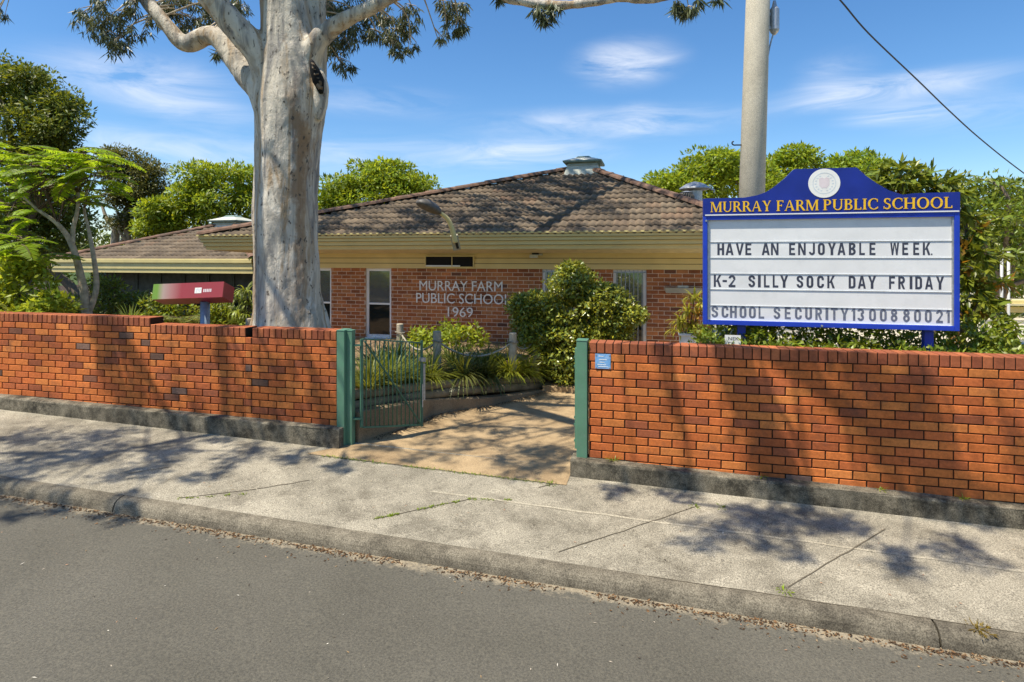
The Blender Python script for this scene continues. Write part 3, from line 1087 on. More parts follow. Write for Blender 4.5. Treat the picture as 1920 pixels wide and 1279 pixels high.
def pick(pal, odd=None, p=.04):
    if odd and random.random() < p:
        c = random.choice(odd)
    else:
        c = random.choice(pal)
    k = random.uniform(.88, 1.12)
    return tuple(x * k for x in c)


def brick(mb, u0, u1, z0, z1, v, col, d=.03, ch=.004):
    if u1 - u0 < .012 or z1 - z0 < .01:
        return
    jv = random.uniform(-.0015, .0015)
    v += jv
    vs = []
    for ins, vv in ((ch, v), (0, v + ch), (0, v + d)):
        vs += [U(u0 + ins, vv, z0 + ins), U(u1 - ins, vv, z0 + ins), U(u1 - ins, vv, z1 - ins), U(u0 + ins, vv, z1 - ins)]
    fs = [(0, 1, 2, 3)]
    for a in (0, 4):
        for k in range(4):
            fs.append((a + k, a + 4 + k, a + 4 + (k + 1) % 4, a + (k + 1) % 4))
    mb.add(vs, fs, col)


def lay(mb, u0, u1, ztop, zbot, v, pal, odd=None, p=.04, phase=0.0):
    """stretcher bond between u0 and u1, from ztop down to zbot (number or function of u)."""
    k, z = 0, ztop
    zb = zbot if callable(zbot) else (lambda u: zbot)
    low = min(zb(u0), zb(u1))
    while z - .076 > low - .07:
        off = phase + (k % 2) * .12
        a = math.floor((u0 - off) / .24) * .24 + off
        while a < u1:
            b0, b1 = max(a, u0), min(a + .2275, u1)
            if b1 > b0 + .012 and z > zb((b0 + b1) / 2) + .005:
                brick(mb, b0 + .0, b1, z - .0745, z, v, pick(pal, odd, p))
            a += .24
        z -= .086
        k += 1


def street_wall(name, label, segs, plinth_ends, plinth_top, odd_p, endcol, z_pl):
    """segs: [(u0, u1, ztop)] sharing one bond."""
    root = thing(name, label, 'wall', U((segs[0][0] + segs[-1][1]) / 2, .12, 0))
    body, cop, mor = MB(), MB(), MB()
    for u0, u1, zt in segs:
        lay(body, u0, u1, zt - .12, z_pl, 0, ORANGE, PURPLE, odd_p, phase=.03)
        n = int(round((u1 - u0) / .086))
        w = (u1 - u0) / n
        for i in range(n):
            a, b = u0 + i * w + .005, u0 + (i + 1) * w - .005
            c = pick([(.40, .125, .055), (.45, .145, .062), (.36, .115, .055), (.33, .10, .05)])
            j = random.uniform(-.002, .002)
            ch = .005
            vs = []
            for ins, vv in ((ch, j - .001), (0, j + .004), (0, .226), (ch, .23)):
                vs += [U(a + ins, vv, zt - .11 + ins), U(b - ins, vv, zt - .11 + ins), U(b - ins, vv, zt - ins), U(a + ins, vv, zt - ins)]
            fs = [(0, 1, 2, 3), (15, 14, 13, 12)]
            for s in (0, 4, 8):
                for k in range(4):
                    fs.append((s + k, s + 4 + k, s + 4 + (k + 1) % 4, s + (k + 1) % 4))
            cop.add(vs, fs, c)
        mor.sbox(u0 + .002, u1 - .002, .011, .222, (pav(u0, 0) - .1, pav(u1, 0) - .1), zt - .007)
    # closing brick ends so that the wall also reads from the side
    for u, s in ((segs[0][0], -1), (segs[-1][1], 1)):
        pass
    body.build('brickwork', 'brick', root, fix=False)
    cop.build('coping', 'brick', root, fix=False)
    mor.build('mortar_bed', 'mortar_dark', root)
    pl = MB()
    a, b = plinth_ends
    n = max(4, int((b - a) / .25))
    vs, fs = [], []
    pr = [(-.135, -.3), (-.135, -.02), (-.128, -.006), (-.112, 0), (.10, 0), (.10, -.5)]
    for u in np.linspace(a, b, n):
        zt = plinth_top(u)
        for i, (v, dz) in enumerate(pr):
            jz = .010 * mnoise.noise(Vector((u * 2.3, v * 3, 5))) if 0 < i < 4 else 0
            jv = .014 * mnoise.noise(Vector((u * 2.9, i * .7, 9))) if i < 4 else 0
            vs.append(U(u, v + jv, zt + dz + jz))
    m = len(pr)
    for i in range(n - 1):
        for k in range(m - 1):
            fs.append((i * m + k, (i + 1) * m + k, (i + 1) * m + k + 1, i * m + k + 1))
    fs += [tuple(range(m)), tuple(range((n - 1) * m, n * m))]
    pl.add(vs, fs)
    pl.build('plinth', 'plinth', root)
    return root


UL = uu(631, 0)
US = uu(281, 0)
UR = .845
def plL(u): return .325 - .0150 * (u - UL)
def plR(u): return .200 - .0245 * (u - UR)
ujoin = uu(466, 0)
wl = street_wall('brick_wall', 'orange brick street wall with a step up in its coping, left of the green gate, gum tree behind',
                 [(-16, US, 1.541), (US + .004, ujoin - .045, 1.455), (ujoin + .05, UL, 1.455)], (-16, uu(638, -.1)), plL, .035, None, lambda u: plL(u) - .02)
# the movement joint: brickwork runs on below the gap in the coping
mj = MB()
lay(mj, ujoin - .045, ujoin + .05, 1.335, lambda u: plL(u) - .02, 0, ORANGE, PURPLE, .1, phase=.03)
mj.build('joint_brickwork', 'brick', wl, fix=False)
mj = MB(); mj.sbox(ujoin - .046, ujoin + .049, .009, .22, 0, 1.33); mj.build('joint_mortar', 'mortar_dark', wl)
wr = street_wall('brick_wall', 'long orange brick street wall with level coping, right of the green gate and under the blue school sign',
                 [(UR, 14, 1.427)], (uu(1070, -.1), 14), plR, .010, None, lambda u: plR(u) - .02)

# small blue plate on the right wall
u0, z1 = uz(1116, 663, 0); u1, z0 = uz(1145, 692, 0)
root = thing('notice_plate', 'small square pale blue plate screwed to the brick wall beside the green post', 'plate', U((u0 + u1) / 2, -.006, z0))
mb = MB(); mb.sbox(u0, u1, -.008, -.003, z0, z1); mb.build('plate', 'plate', root, bevel=.0015)
mb = MB()
for k, (a, b, h) in enumerate([(.2, .55, .82), (.25, .75, .60), (.3, .6, .42), (.15, .7, .25), (.2, .85, .12)]):
    zz = z0 + (z1 - z0) * h
    mb.sbox(u0 + (u1 - u0) * a, u0 + (u1 - u0) * b, -.0095, -.0078, zz, zz + .006)
mb.build('worn_lettering', 'white', root)
for a in (u0 + .012, u1 - .012):
    for b in (z0 + .012, z1 - .012):
        mb = MB(); mb.disc(a, b, .007, -.012, -.0085, 10); mb.build('screw', 'steel', root)


# ================================================================ GATE
def post(label, u0, u1, v0, v1, z0, z1, name='gate_post', extra=None):
    r = thing(name, label, 'post', U((u0 + u1) / 2, (v0 + v1) / 2, z0), group='green steel gate posts')
    mb = MB(); mb.sbox(u0, u1, v0, v1, z0 - .05, z1); mb.build('shaft', 'green', r, bevel=.006)
    mb = MB(); mb.sbox(u0 - .004, u1 + .004, v0 - .004, v1 + .004, z1 + .0005, z1 + .012); mb.build('cap', 'green', r, bevel=.004)
    return r
ua, ub = uu(632, -.02), uu(646, -.02)
zp = pav(ua, 0)
post('square green steel post fixed to the end of the left brick wall', ua, ua + .10, -.03, .14, zp, 1.46)
hp = P(661, 835, 7.05)
hu, hv = uv_of(Vector((hp.x, hp.y, 0)))
r = post('narrower green post carrying the open gate, right beside the left wall post', hu - .045, hu + .035, .02, .10, zp, 1.455)
ra, rb = uu(1081, -.02), uu(1101, -.02)
r = post('pale green steel latch post fixed to the end of the right brick wall', ra, rb, -.03, .12, plR(ra) - .0, 1.44)
mb = MB(); mb.sbox(ra - .022, ra - .001, .0, .07, .28, 1.36); mb.build('latch_strip', 'green', r, bevel=.003)
for z in (.35, .52, .60, 1.15, 1.25):
    mb = MB(); mb.sbox(ra - .034, ra - .0225, .02, .05, z, z + .02); mb.build('latch_lug', 'green_dark', r)

# gate leaf, open inwards, sagging at its free end
gh = Vector((-1.80, 7.02, 0)); gf = Vector((-1.167, 7.575, 0))
gdir = (gf - gh); GL = gdir.length; gdir.normalize()
root = thing('gate', 'green steel bar gate with a diagonal brace, standing open beside the ramp', 'gate', gh + Vector((0, 0, zp)), street=False)
def gpt(s, t):
    """s along the leaf 0..1, t up 0..1 (it sags)."""
    zb = .30 - .131 * s; zt = 1.357 - .129 * s
    q = gh + gdir * GL * s
    return Vector((q.x, q.y, zb + (zt - zb) * t))
mb = MB()
mb.bar(gpt(0, 0), gpt(0, 1), .030, .030, gdir); mb.bar(gpt(1, -.02), gpt(1, 1.03), .026, .026, gdir)
mb.bar(gpt(.02, 1), gpt(.98, 1), .022, .016); mb.bar(gpt(.02, 0), gpt(.98, 0), .022, .020)
mb.build('frame', 'green_dark', root)
NB = 13
for i in range(1, NB + 1):
    s = i / (NB + 1)
    mb = MB(); mb.tube([gpt(s, .01), gpt(s, .99)], .0075, 6)
    mb.build('bar', 'green_dark', root, smooth=True)
mb = MB()
off = Vector((gdir.y, -gdir.x, 0)) * .022
mb.bar(gpt(.03, .98) + off, gpt(.97, .02) + off, .012, .035, off); mb.build('brace', 'green_dark', root)
mb = MB()
mb.bar(gpt(1, .30) + gdir * .035, gpt(1, .74) + gdir * .035, .02, .03, gdir)
mb.bar(gpt(.97, .80) + off, gpt(1.03, .80) + off, .05, .08, off)
mb.tube([gpt(1, .22) + off, gpt(1, .5) + off], .008, 6)
mb.build('latch', 'steel', root)
for t in (.1, .93):
    q = gpt(0, t)
    hw = U(hu, .05, q.z)
    mb = MB(); mb.bar(hw, q, .05, .02); mb.build('hinge', 'green_dark', root)

# ================================================================ RAMP EDGE: concrete kerb, logs, bed, bollards, rocks
root = thing('retaining_kerb', 'low tan concrete kerb along the ramp below the log edging', 'kerb', U(-1.6, 1.3, .05))
mb = MB()
pts, rr = spline([Vector((a, b, 0)) for a, b in KERB_L[2:]], [0] * (len(KERB_L) - 2), 6)
vs, fs = [], []
n = len(pts)
for i, p in enumerate(pts):
    d = (pts[min(i + 1, n - 1)] - pts[max(i - 1, 0)]).normalized()
    s = Vector((-d.y, d.x, 0))
    t = i / (n - 1)
    h = .37 * (1 - t) ** 1.0 + .02
    if t < .06:
        h = .37
    z0 = zpath(p.x, p.y)
    for k, (o_, zz) in enumerate([(0, z0 - .1), (0, z0 + h - .012), (.012, z0 + h), (.15, z0 + h), (.15, z0 - .1)]):
        q = p + s * o_
        vs.append(U(q.x, q.y, zz))
for i in range(n - 1):
    for k in range(4):
        fs.append((i * 5 + k, (i + 1) * 5 + k, (i + 1) * 5 + k + 1, i * 5 + k + 1))
fs += [(0, 1, 2, 3, 4), tuple((n - 1) * 5 + k for k in range(5))]
mb.add(vs, fs); mb.build('kerb_body', 'retain', root)

LOG = [P(650, 742, 7.25), P(720, 733, 7.9), P(791, 725, 8.42), P(870, 718, 8.95), P(950, 714, 9.55), P(1018, 712, 10.3)]
root = thing('log_edging', 'two weathered round logs stacked as a curved edge along the grass bed', 'edging', (LOG[2].x, LOG[2].y, .2), street=False)
for k, (dz, r_) in enumerate(((0, .064), (-.132, .066))):
    mb = MB()
    mb.tube([p + Vector((.02 * k, -.03 * k, dz * (1 - .25 * i / 5))) for i, p in enumerate(LOG)], [r_] * 6, 12, True, 6, lump=.10, seed=k * 3)
    mb.build('log', 'log', root, smooth=True)
mb = MB()
q0 = [U(*KERB_L[i], 0) for i in (2, 4, 5, 6, 7, 9)]
for i in range(5):
    a, b = LOG[i], LOG[i + 1]
    mb.add([a + Vector((-.03, .05, -.02)), b + Vector((-.03, .05, -.02)), b + Vector((-.03, .05, -.5)), a + Vector((-.03, .05, -.5))], [(0, 1, 2, 3)])
mb.build('packed_earth', 'soil', root)

a, b = P(868, 667, 10.2), P(992, 672, 10.25)
mb = MB(); mb.tube([a, a.lerp(b, .5) + Vector((0, 0, .012)), b], [.062, .066, .06], 12, True, 5, lump=.12, seed=11)
o = mb.build('garden_log', 'wood', None, smooth=True, base=tuple(a))
tag(o, 'pale bleached log lying across the bed under the sagging rope', 'log')
# garden bed behind the logs
bed = MB()
back = [U(-4.2, 6.25, .45), U(-3.2, 6.25, .45), U(-2.2, 6.25, .42), U(-1.2, 6.25, .38), U(-.2, 6.25, .3), U(.9, 6.25, .2)]
rows = []
for t in np.linspace(0, 1, 12):
    rows.append([LOG[i].lerp(back[i], t) + Vector((0, 0, .02 + .05 * mnoise.noise(Vector((i * 1.3, t * 5, 0))) - (.03 if t == 0 else 0))) for i in range(6)])
bed.add([p for r_ in rows for p in r_], [(j * 6 + i, j * 6 + i + 1, (j + 1) * 6 + i + 1, (j + 1) * 6 + i) for j in range(11) for i in range(5)])
o = bed.build('garden_bed', 'mulch', base=(0, Y0, 0)); o['kind'] = 'structure'
b2 = MB()
b2.add([U(-9, .26, .95), U(-2.1, .26, .62), U(-2.2, 1.5, .6), U(-4.2, 6.2, .44), U(-9, 6.2, .3)], [(0, 1, 2, 3, 4)])
o = b2.build('tree_bed', 'mulch', base=(0, Y0, 0)); o['kind'] = 'structure'

BOL = [(750, 607, 10.4, .062, .5, 'weathered round timber bollard nearest the white framed window'),
       (819.5, 621, 9.2, .066, .42, 'timber bollard just right of the open gate with rope tied on'),
       (961.5, 624, 9.75, .066, .28, 'timber bollard rising from the grass tuft, left of the pair near the big shrub'),
       (1003.5, 622, 10.3, .077, .2, 'thicker timber bollard against the big round shrub')]
tops = []
for px, py, Y, r_, zb, lab in BOL:
    t = P(px, py, Y)
    root = thing('bollard', lab, 'bollard', (t.x, t.y, zb), street=False, group='timber bollards along the bed')
    mb = MB(); mb.lathe((t.x, t.y, 0), [(r_, zb - .1), (r_ * 1.02, (zb + t.z) / 2), (r_ * .98, t.z - .012), (r_ * .86, t.z)], 18)
    mb.build('post', 'wood', root, smooth=False)
    tops.append(Vector((t.x, t.y, t.z - .15)))
t = P(467, 597, 8.0)
root = thing('bollard', 'short timber bollard beside the gum trunk, behind the street wall', 'bollard', (t.x, t.y, .6), street=False, group='timber bollards along the bed')
mb = MB(); mb.lathe((t.x, t.y, 0), [(.042, .5), (.043, 1.1), (.042, t.z - .01), (.036, t.z)], 14); mb.build('post', 'wood', root)

def rope(a, b, sag, lab):
    a, b = Vector(a), Vector(b)
    root = thing('rope', lab, 'rope', a, street=False, group='ropes slung between bollards')
    mb = MB()
    pts = [a.lerp(b, k / 14) - Vector((0, 0, sag * 4 * (k / 14) * (1 - k / 14))) for k in range(15)]
    mb.tube(pts, .016, 7, True, 2)
    mb.build('strand', 'rope', root, smooth=True)
    for q in (a, b):
        mb = MB()
        ring = [q + Vector((.085 * math.cos(x), .085 * math.sin(x), .01 * math.sin(2 * x))) for x in np.linspace(0, 2 * math.pi, 13)]
        mb.tube(ring, .010, 6, False)
        mb.build('knot', 'rope', root, smooth=True)
fr = [tops[0] + Vector((.0, -.07, 0)), tops[1] + Vector((0, -.075, .02)), tops[2] + Vector((0, -.075, .03)), tops[3] + Vector((0, -.09, .0))]
rope(tops[0], tops[1], .22, 'slack rope from the bollard by the window to the bollard by the gate')
rope(tops[1], tops[2], .24, 'long sagging rope over the grass tufts between the two middle bollards')
rope(tops[2], tops[3] + Vector((0, 0, .05)), .16, 'short rope loop between the two bollards near the big shrub')

random.seed(21)
for px, py, Y, w, h, d, lab in [(1052, 722, 10.9, .42, .14, .28, 'flat sandstone rock at the foot of the big shrub'),
                                (1075, 730, 10.7, .3, .1, .2, 'small sandstone rock beside the ramp end, half behind the pale green post')]:
    c = P(px, py, Y)
    bm = bmesh.new()
    bmesh.ops.create_icosphere(bm, subdivisions=3, radius=1)
    for v in bm.verts:
        k = 1 + .25 * mnoise.noise(v.co * 1.7 + Vector((px, 0, 0)))
        v.co = Vector((v.co.x * w * k, v.co.y * d * k, v.co.z * h * k)) + c
    me = bpy.data.meshes.new('rock'); bm.to_mesh(me); bm.free()
    o = finish(me, 'rock', 'rock', None, False, (c.x, c.y, c.z))
    tag(o, lab, 'rock', 'rocks at the ramp end')


# ================================================================ SCHOOL SIGN
VS = .50
root = thing('school_sign', 'blue framed school message board on posts above the right brick wall', 'sign', U(3.25, VS + .06, 0))
ux = lambda px: uu(px, VS)
sL, sR = ux(1318), ux(1797)
zB, zT, zM = 1.600, 2.978, 2.795
# header panel with raised centre
def hz(px, py): return uz(px, py, VS)
peak = hz(1545, 316.5)[1]
poly = [(sL, zM), (sR, zM), (sR, zT + .008), (ux(1712), zT + .006)]
poly += [hz(1690, 366), hz(1665, 358), hz(1642, 345), hz(1622, 331), hz(1604, 315), hz(1488, 318), hz(1472, 334), hz(1455, 348), hz(1437, 360), hz(1418, 367), hz(1396, 371)]
poly += [(ux(1370), zT), (sL, zT)]
mb = MB(); mb.prism(poly, VS - .035, VS + .06)
hp_ = mb.build('header_panel', 'blue', root)
for txt, xa, xb in (('MURRAY', 1331, 1446), ('FARM', 1454, 1534), ('PUBLIC', 1541, 1645), ('SCHOOL', 1653, 1784)):
    mb = MB(); serif_text(mb, txt, ux(xa), ux(xb), 2.828, .111, VS - .0355); mb.build('header_lettering', 'yellow', hp_)
cu, cz = hz(1543.5, 344.5)
mb = MB(); mb.disc(cu, cz, .152, VS - .0395, VS - .034, 40); dsc = mb.build('crest_disc', 'white', hp_)
# faded crest: ring, shield, leaf sprays
mb = MB()
for k in range(36):
    a0, a1 = 2 * math.pi * k / 36, 2 * math.pi * (k + 1) / 36
    mb.prism([(cu + r_ * math.cos(a), cz + r_ * math.sin(a)) for r_, a in ((.104, a0), (.112, a0), (.112, a1), (.104, a1))], VS - .0405, VS - .0395)
for s in (-1, 1):
    for k in range(7):
        a = R(-70 + k * 22)
        x, y = cu + s * .082 * math.cos(a), cz + .082 * math.sin(a)
        mb.prism([(x - .012, y), (x, y - .008), (x + .012, y + .003), (x, y + .009)], VS - .0405, VS - .0395)
mb.build('crest_ring', 'crest_grey', dsc)
mb = MB()
mb.prism([(cu - .05, cz + .05), (cu - .02, cz + .062), (cu, cz + .05), (cu + .02, cz + .062), (cu + .05, cz + .05), (cu + .048, cz - .02), (cu + .02, cz - .055), (cu, cz - .045), (cu - .02, cz - .055), (cu - .048, cz - .02)], VS - .0408, VS - .0395)
mb.build('crest_shield', 'crest_pink', dsc)
# case and frame
mb = MB(); mb.sbox(sL + .02, sR - .02, VS + .02, VS + .14, zB + .02, zM - .001); mb.build('case', 'blue', root)
mb = MB()
fw = .045
mb.sbox(sL, sL + fw, VS - .03, VS + .06, zB, zM - .002); mb.sbox(sR - fw, sR, VS - .03, VS + .06, zB, zM - .002)
mb.sbox(sL + fw + .0005, sR - fw - .0005, VS - .03, VS + .06, zB, zB + .05)
mb.sbox(sL + fw + .0005, sR - fw - .0005, VS - .03, VS + .06, zM - .052, zM - .002)
frm = mb.build('frame', 'blue_frame', root, bevel=.004)
mb = MB(); mb.sbox(sL + .02, sR - .01, VS - .042, VS - .0365, zM - .006, zM + .007); mb.build('header_trim', 'board', root)
for a in (sL + fw + .001, sR - fw - .014):
    mb = MB(); mb.sbox(a, a + .013, VS - .018, VS + .018, zB + .051, zM - .053); mb.build('inner_trim', 'steel', frm)
bL, bR, bB, bT = sL + fw, sR - fw, zB + .05, zM - .052
mb = MB(); mb.sbox(bL, bR, VS + .004, VS + .02, bB, bT); board = mb.build('board', 'board', root)
for py in (455, 484.5, 514, 543.5, 573.5, 601):
    z = uz(1335, py - 1.0, VS)[1]
    mb = MB(); mb.sbox(bL + .02, bR - .005, VS - .0035, VS + .0038, z, z + .003); mb.build('letter_rail', 'rail', root)
W1 = [('H', 387), ('A', 428), ('V', 479), ('E', 527), ('A', 609), ('N', 655), ('E', 746), ('N', 791), ('J', 845), ('O', 890), ('Y', 940), ('A', 988), ('B', 1045), ('L', 1097), ('E', 1148), ('W', 1252), ('E', 1312), ('E', 1367), ('K', 1415), ('.', 1456)]
W2 = [('K', 369), ('-', 413), ('2', 443), ('S', 542), ('I', 590), ('L', 620), ('L', 664), ('Y', 701), ('S', 783), ('O', 833), ('C', 886), ('K', 937), ('D', 1044), ('A', 1090), ('Y', 1141), ('F', 1246), ('R', 1292), ('I', 1349), ('D', 1377), ('A', 1426), ('Y', 1481)]
W3 = [('S', 357), ('C', 408), ('H', 450), ('O', 498), ('O', 545), ('L', 593), ('S', 668), ('E', 724), ('C', 775), ('U', 826), ('R', 877), ('I', 928), ('T', 955), ('Y', 1003), ('1', 1057), ('3', 1087), ('0', 1146), ('0', 1200), ('8', 1254), ('8', 1316), ('0', 1371), ('0', 1425), ('2', 1481), ('1', 1530)]
WID = {'I': 14, '1': 20, '-': 22, '.': 7, 'W': 44, 'N': 38, 'A': 40, 'V': 40, 'E': 30, 'L': 28, 'Y': 40, 'K': 38, 'F': 30, 'J': 30}
for lines, (pt, pb), mt in ((W1, (456.5, 478.5), 'letter'), (W2, (515.5, 538), 'letter'), (W3, (573.5, 595.5), 'letter_faded')):
    zt, zb = uz(1345, pt, VS)[1], uz(1345, pb, VS)[1]
    for ch, x in lines:
        mb = MB()
        w = WID.get(ch, 34)
        a, b = ux(1200 + x / 2.667), ux(1200 + (x + w) / 2.667)
        z0, z1 = zb, zt
        for j, q in enumerate(block_glyph(ch)):
            mb.prism([(a + (b - a) * x_, z0 + (z1 - z0) * y_) for x_, y_ in q], VS + .0030 - .00012 * (j % 12), VS + .0036)
        mb.build('letter', mt, board)
for px, py in ((1330, 597), (1541, 611), (1324, 414)):
    a, b = uz(px, py, VS - .03)
    mb = MB(); mb.disc(a, b, .011, VS - .038, VS - .0305, 12); mb.build('lock', 'steel', root)
for px in (1747, 1392):
    a = ux(px)
    mb = MB(); mb.sbox(a - .04, a + .04, VS + .06, VS + .135, -.05, zB + .019); mb.build('leg', 'blue_frame', root)

# ================================================================ RED BOX SIGN
a = P(288, 533, 7.95); b = P(420, 528, 7.75)
d = (b - a)
root = thing('box_sign', 'faded red box sign with a lime green end on a round blue grey post', 'sign', (P(383, 560, 7.9).x, 7.98, .6), street=False)
ax = d.normalized()
up0 = Vector((0, 0, 1)); nrm = ax.cross(up0).normalized()          # towards the street
# a square section box turned about its long axis
fh = .205
e1 = (-up0 * .97 + nrm * .16).normalized()                           # down the red face
e2 = (up0 * -.42 - nrm * 1.0).normalized()                           # back and a little down
dep = .235
c = [a, a + e1 * fh, a + e1 * fh + e2 * dep, a + e2 * dep]
c2 = [p + d for p in c]
mb = MB(); 
mb.hexa([c[0], c2[0], c2[1], c[1], c[0] + e2 * .02, c2[0] + e2 * .02, c2[1] + e2 * .02, c[1] + e2 * .02])
face = mb.build('front_face', 'red', root)
mb = MB(); q = e2 * .0205
i_ = ax * .003
k_ = -e1 * .003
mb.hexa([c[0] + q, c2[0] + q, c2[1] + q, c[1] + q, c[3], c2[3], c2[2], c[2]])
mb.build('case', 'red_dark', root, bevel=.004)
def onface(s, t, o_=.0015):
    return a + d * s + e1 * fh * t - e2 * o_
mb = MB()
def fq(mb, s0, s1, t0, t1, o_):
    mb.hexa([onface(s0, t0, .0002), onface(s1, t0, .0002), onface(s1, t1, .0002), onface(s0, t1, .0002), onface(s0, t0, o_), onface(s1, t0, o_), onface(s1, t1, o_), onface(s0, t1, o_)])
fq(mb, .605, .70, .34, .70, .0015)
mb.build('white_logo_square', 'white', face)
mb = MB()
for s0, s1, t0, t1 in ((.62, .635, .42, .64), (.638, .652, .40, .47), (.65, .662, .45, .55), (.668, .678, .42, .62), (.68, .692, .40, .50)):
    fq(mb, s0, s1, t0, t1, .0024)
mb.build('logo_mark', 'crest_grey', face)
mb = MB()
for k in range(5):
    fq(mb, .725 + k * .024, .741 + k * .024, .44, .64, .0014)
mb.build('faded_lettering', 'crest_pink', face)
pb = P(383, 560, 7.95)
mb = MB(); mb.tube([(pb.x, pb.y + .02, .3), (pb.x, pb.y + .02, 1.73)], .061, 16); mb.build('post', 'post_blue', root, smooth=True)

# ================================================================ CONCRETE POLE AND POWER LINE
Yp = 8.6
root = thing('power_pole', 'leaning round concrete power pole rising behind the blue school sign', 'pole', (P(1404, 480, Yp).x, Yp, 0), street=False)
mb = MB()
base, top = P(1398, 740, Yp), P(1434, -420, Yp)
mb.tube([base, base.lerp(top, .5), top], [.190, .172, .150], 28)
mb.build('shaft', 'pole', root, smooth=True)
mb = MB()
bx = P(1452, 40, Yp)
mb.lathe((bx.x, bx.y, 0), [(.02, bx.z + .30), (.035, bx.z + .22), (.06, bx.z + .18), (.068, bx.z + .17), (.068, bx.z - .13), (.055, bx.z - .16), (.02, bx.z - .2)], 18)
mb.build('fuse_box', 'steel', root, smooth=False)
mb = MB(); mb.bar(bx + Vector((-.10, 0, .1)), bx + Vector((-.04, 0, .1)), .04, .04); mb.bar(bx + Vector((-.1, 0, -.1)), bx + Vector((-.04, 0, -.1)), .04, .04)
mb.tube([bx + Vector((-.02, 0, -.2)), bx + Vector((-.06, 0, -.34)), bx + Vector((-.1, -.02, -.5))], .012, 6, True, 3)
mb.build('bracket', 'steel', root)
hk = P(1381, 272, Yp)
mb = MB()
mb.tube([P(1390, 272, Yp), hk, hk + Vector((-.04, 0, 0)), hk + Vector((-.065, 0, .02)), hk + Vector((-.06, 0, .045)), hk + Vector((-.04, 0, .05))], .010, 6, True, 4)
mb.build('hook', 'black', root, smooth=True)

wp = [P(1500, -80, 9.0), P(1575, 0, 9.6), P(1628, 62, 10.1), P(1720, 150, 11.0), P(1780, 208, 11.7), P(1840, 262, 12.4), P(1920, 325, 13.4), P(2040, 410, 15)]
mb = MB(); mb.tube(wp, .014, 6, True, 6)
o = mb.build('power_line', 'black', None, smooth=True, base=tuple(wp[1]))
tag(o, 'thin black overhead cable slanting down across the sky at the right', 'cable')


# ================================================================ ROOFS
def tile_roof(name, parent, eL, eR, tL, tR, mat='tile', wave=.155, course=.33):
    """tiled roof plane; eL-eR eave, tL-tR top edge (may coincide). Rows of curved tiles with stepped courses."""
    eL, eR, tL, tR = map(Vector, (eL, eR, tL, tR))
    ax = (eR - eL).normalized()
    w = (tL - eL)
    upv = (w - ax * w.dot(ax)).normalized()
    nrm = ax.cross(upv)
    if nrm.z < 0:
        nrm = -nrm
    Hs = w.dot(upv)
    aL0, aR0 = 0, (eR - eL).length
    aL1, aR1 = (tL - eL).dot(ax), (tR - eL).dot(ax)
    nc = int(math.ceil(Hs / course))
    co, uvs, fs = [], [], []
    step = wave / 6
    prev = None
    for i in range(nc):
        b0, b1 = i * course, min((i + 1) * course, Hs)
        bm_ = (b0 + b1) / 2
        L = aL0 + (aL1 - aL0) * bm_ / Hs
        Rr = aR0 + (aR1 - aR0) * bm_ / Hs
        if Rr - L < .1:
            break
        aa = np.arange(math.floor(L / step), math.ceil(Rr / step) + 1) * step
        aa = np.clip(aa, L, Rr)
        start = len(co)
        for a in aa:
            ph = 2 * math.pi * a / wave
            h = .016 * math.sin(ph) + .005 * math.sin(2 * ph + .6)
            jit = .006 * mnoise.noise(Vector((math.floor(a / wave / 2) * 3.1, i * 2.7, 0)))
            for b, hh in ((b0 - .02, h + .012 + jit), (b0 - .02, h + .052 + jit), (b1 + .01, h + .012 + jit)):
                co.append(eL + ax * a + upv * b + nrm * hh)
                uvs.append((a / wave / 2 + .001, i + .5))
        for k in range(len(aa) - 1):
            s = start + k * 3
            fs.append((s, s + 3, s + 4, s + 1))
            fs.append((s + 1, s + 4, s + 5, s + 2))
    me = np_mesh(name, [tuple(c) for c in co], fs, 4, None, np.array(uvs))
    return finish(me, name, mat, parent, False)


def ridge_caps(name, parent, a, b, r=.11, seg=.38, mat='ridge'):
    a, b = Vector(a), Vector(b)
    d = (b - a); n = max(2, int(d.length / seg)); d.normalize()
    s = d.cross(Vector((0, 0, 1))).normalized(); up = s.cross(d)
    mb = MB()
    L = (b - a).length / n
    for i in range(n):
        p0, p1 = a + d * L * i, a + d * (L * (i + 1) + .03)
        vs = []
        jr = random.uniform(.94, 1.06)
        for p, rr in ((p0, r * jr), (p1, r * jr * .9)):
            for k in range(7):
                x = math.pi * k / 6
                vs.append(p + s * rr * math.cos(x) + up * (rr * .75 * math.sin(x)))
            for k in range(6, -1, -1):
                x = math.pi * k / 6
                vs.append(p + s * (rr - .02) * math.cos(x) + up * ((rr - .02) * .75 * math.sin(x)))
        fs = [(k, k + 1, 14 + k + 1, 14 + k) for k in range(6)] + [tuple(range(13, -1, -1)), tuple(range(14, 28))]
        mb.add(vs, fs)
    return mb.build(name, mat, parent, fix=True)


def roof_vent(parent, c, s, rot=True):
    """flared sheet-metal ridge vent."""
    c = Vector(c)
    def ring(h, r): return [c + U(x * r, y * r, h) - U(0, 0, 0) for x, y in ((-1, -1), (1, -1), (1, 1), (-1, 1))]
    def frust(mb, h0, r0, h1, r1): mb.hexa(ring(h0, r0) + ring(h1, r1))
    mb = MB(); frust(mb, -.35 * s, .70 * s, .06 * s, .56 * s); v = mb.build('roof_vent', 'vent_white', parent)
    mb = MB(); frust(mb, .061 * s, .60 * s, .17 * s, .50 * s); mb.build('vent_neck', 'vent_white', v)
    mb = MB(); frust(mb, .171 * s, .70 * s, .23 * s, .72 * s); mb.build('vent_flange', 'vent_green', v)
    mb = MB(); frust(mb, .231 * s, .72 * s, .40 * s, .26 * s); mb.build('vent_hood', 'vent_white', v)
    mb = MB(); frust(mb, .401 * s, .28 * s, .46 * s, .20 * s); mb.build('vent_cap', 'vent_green', v)


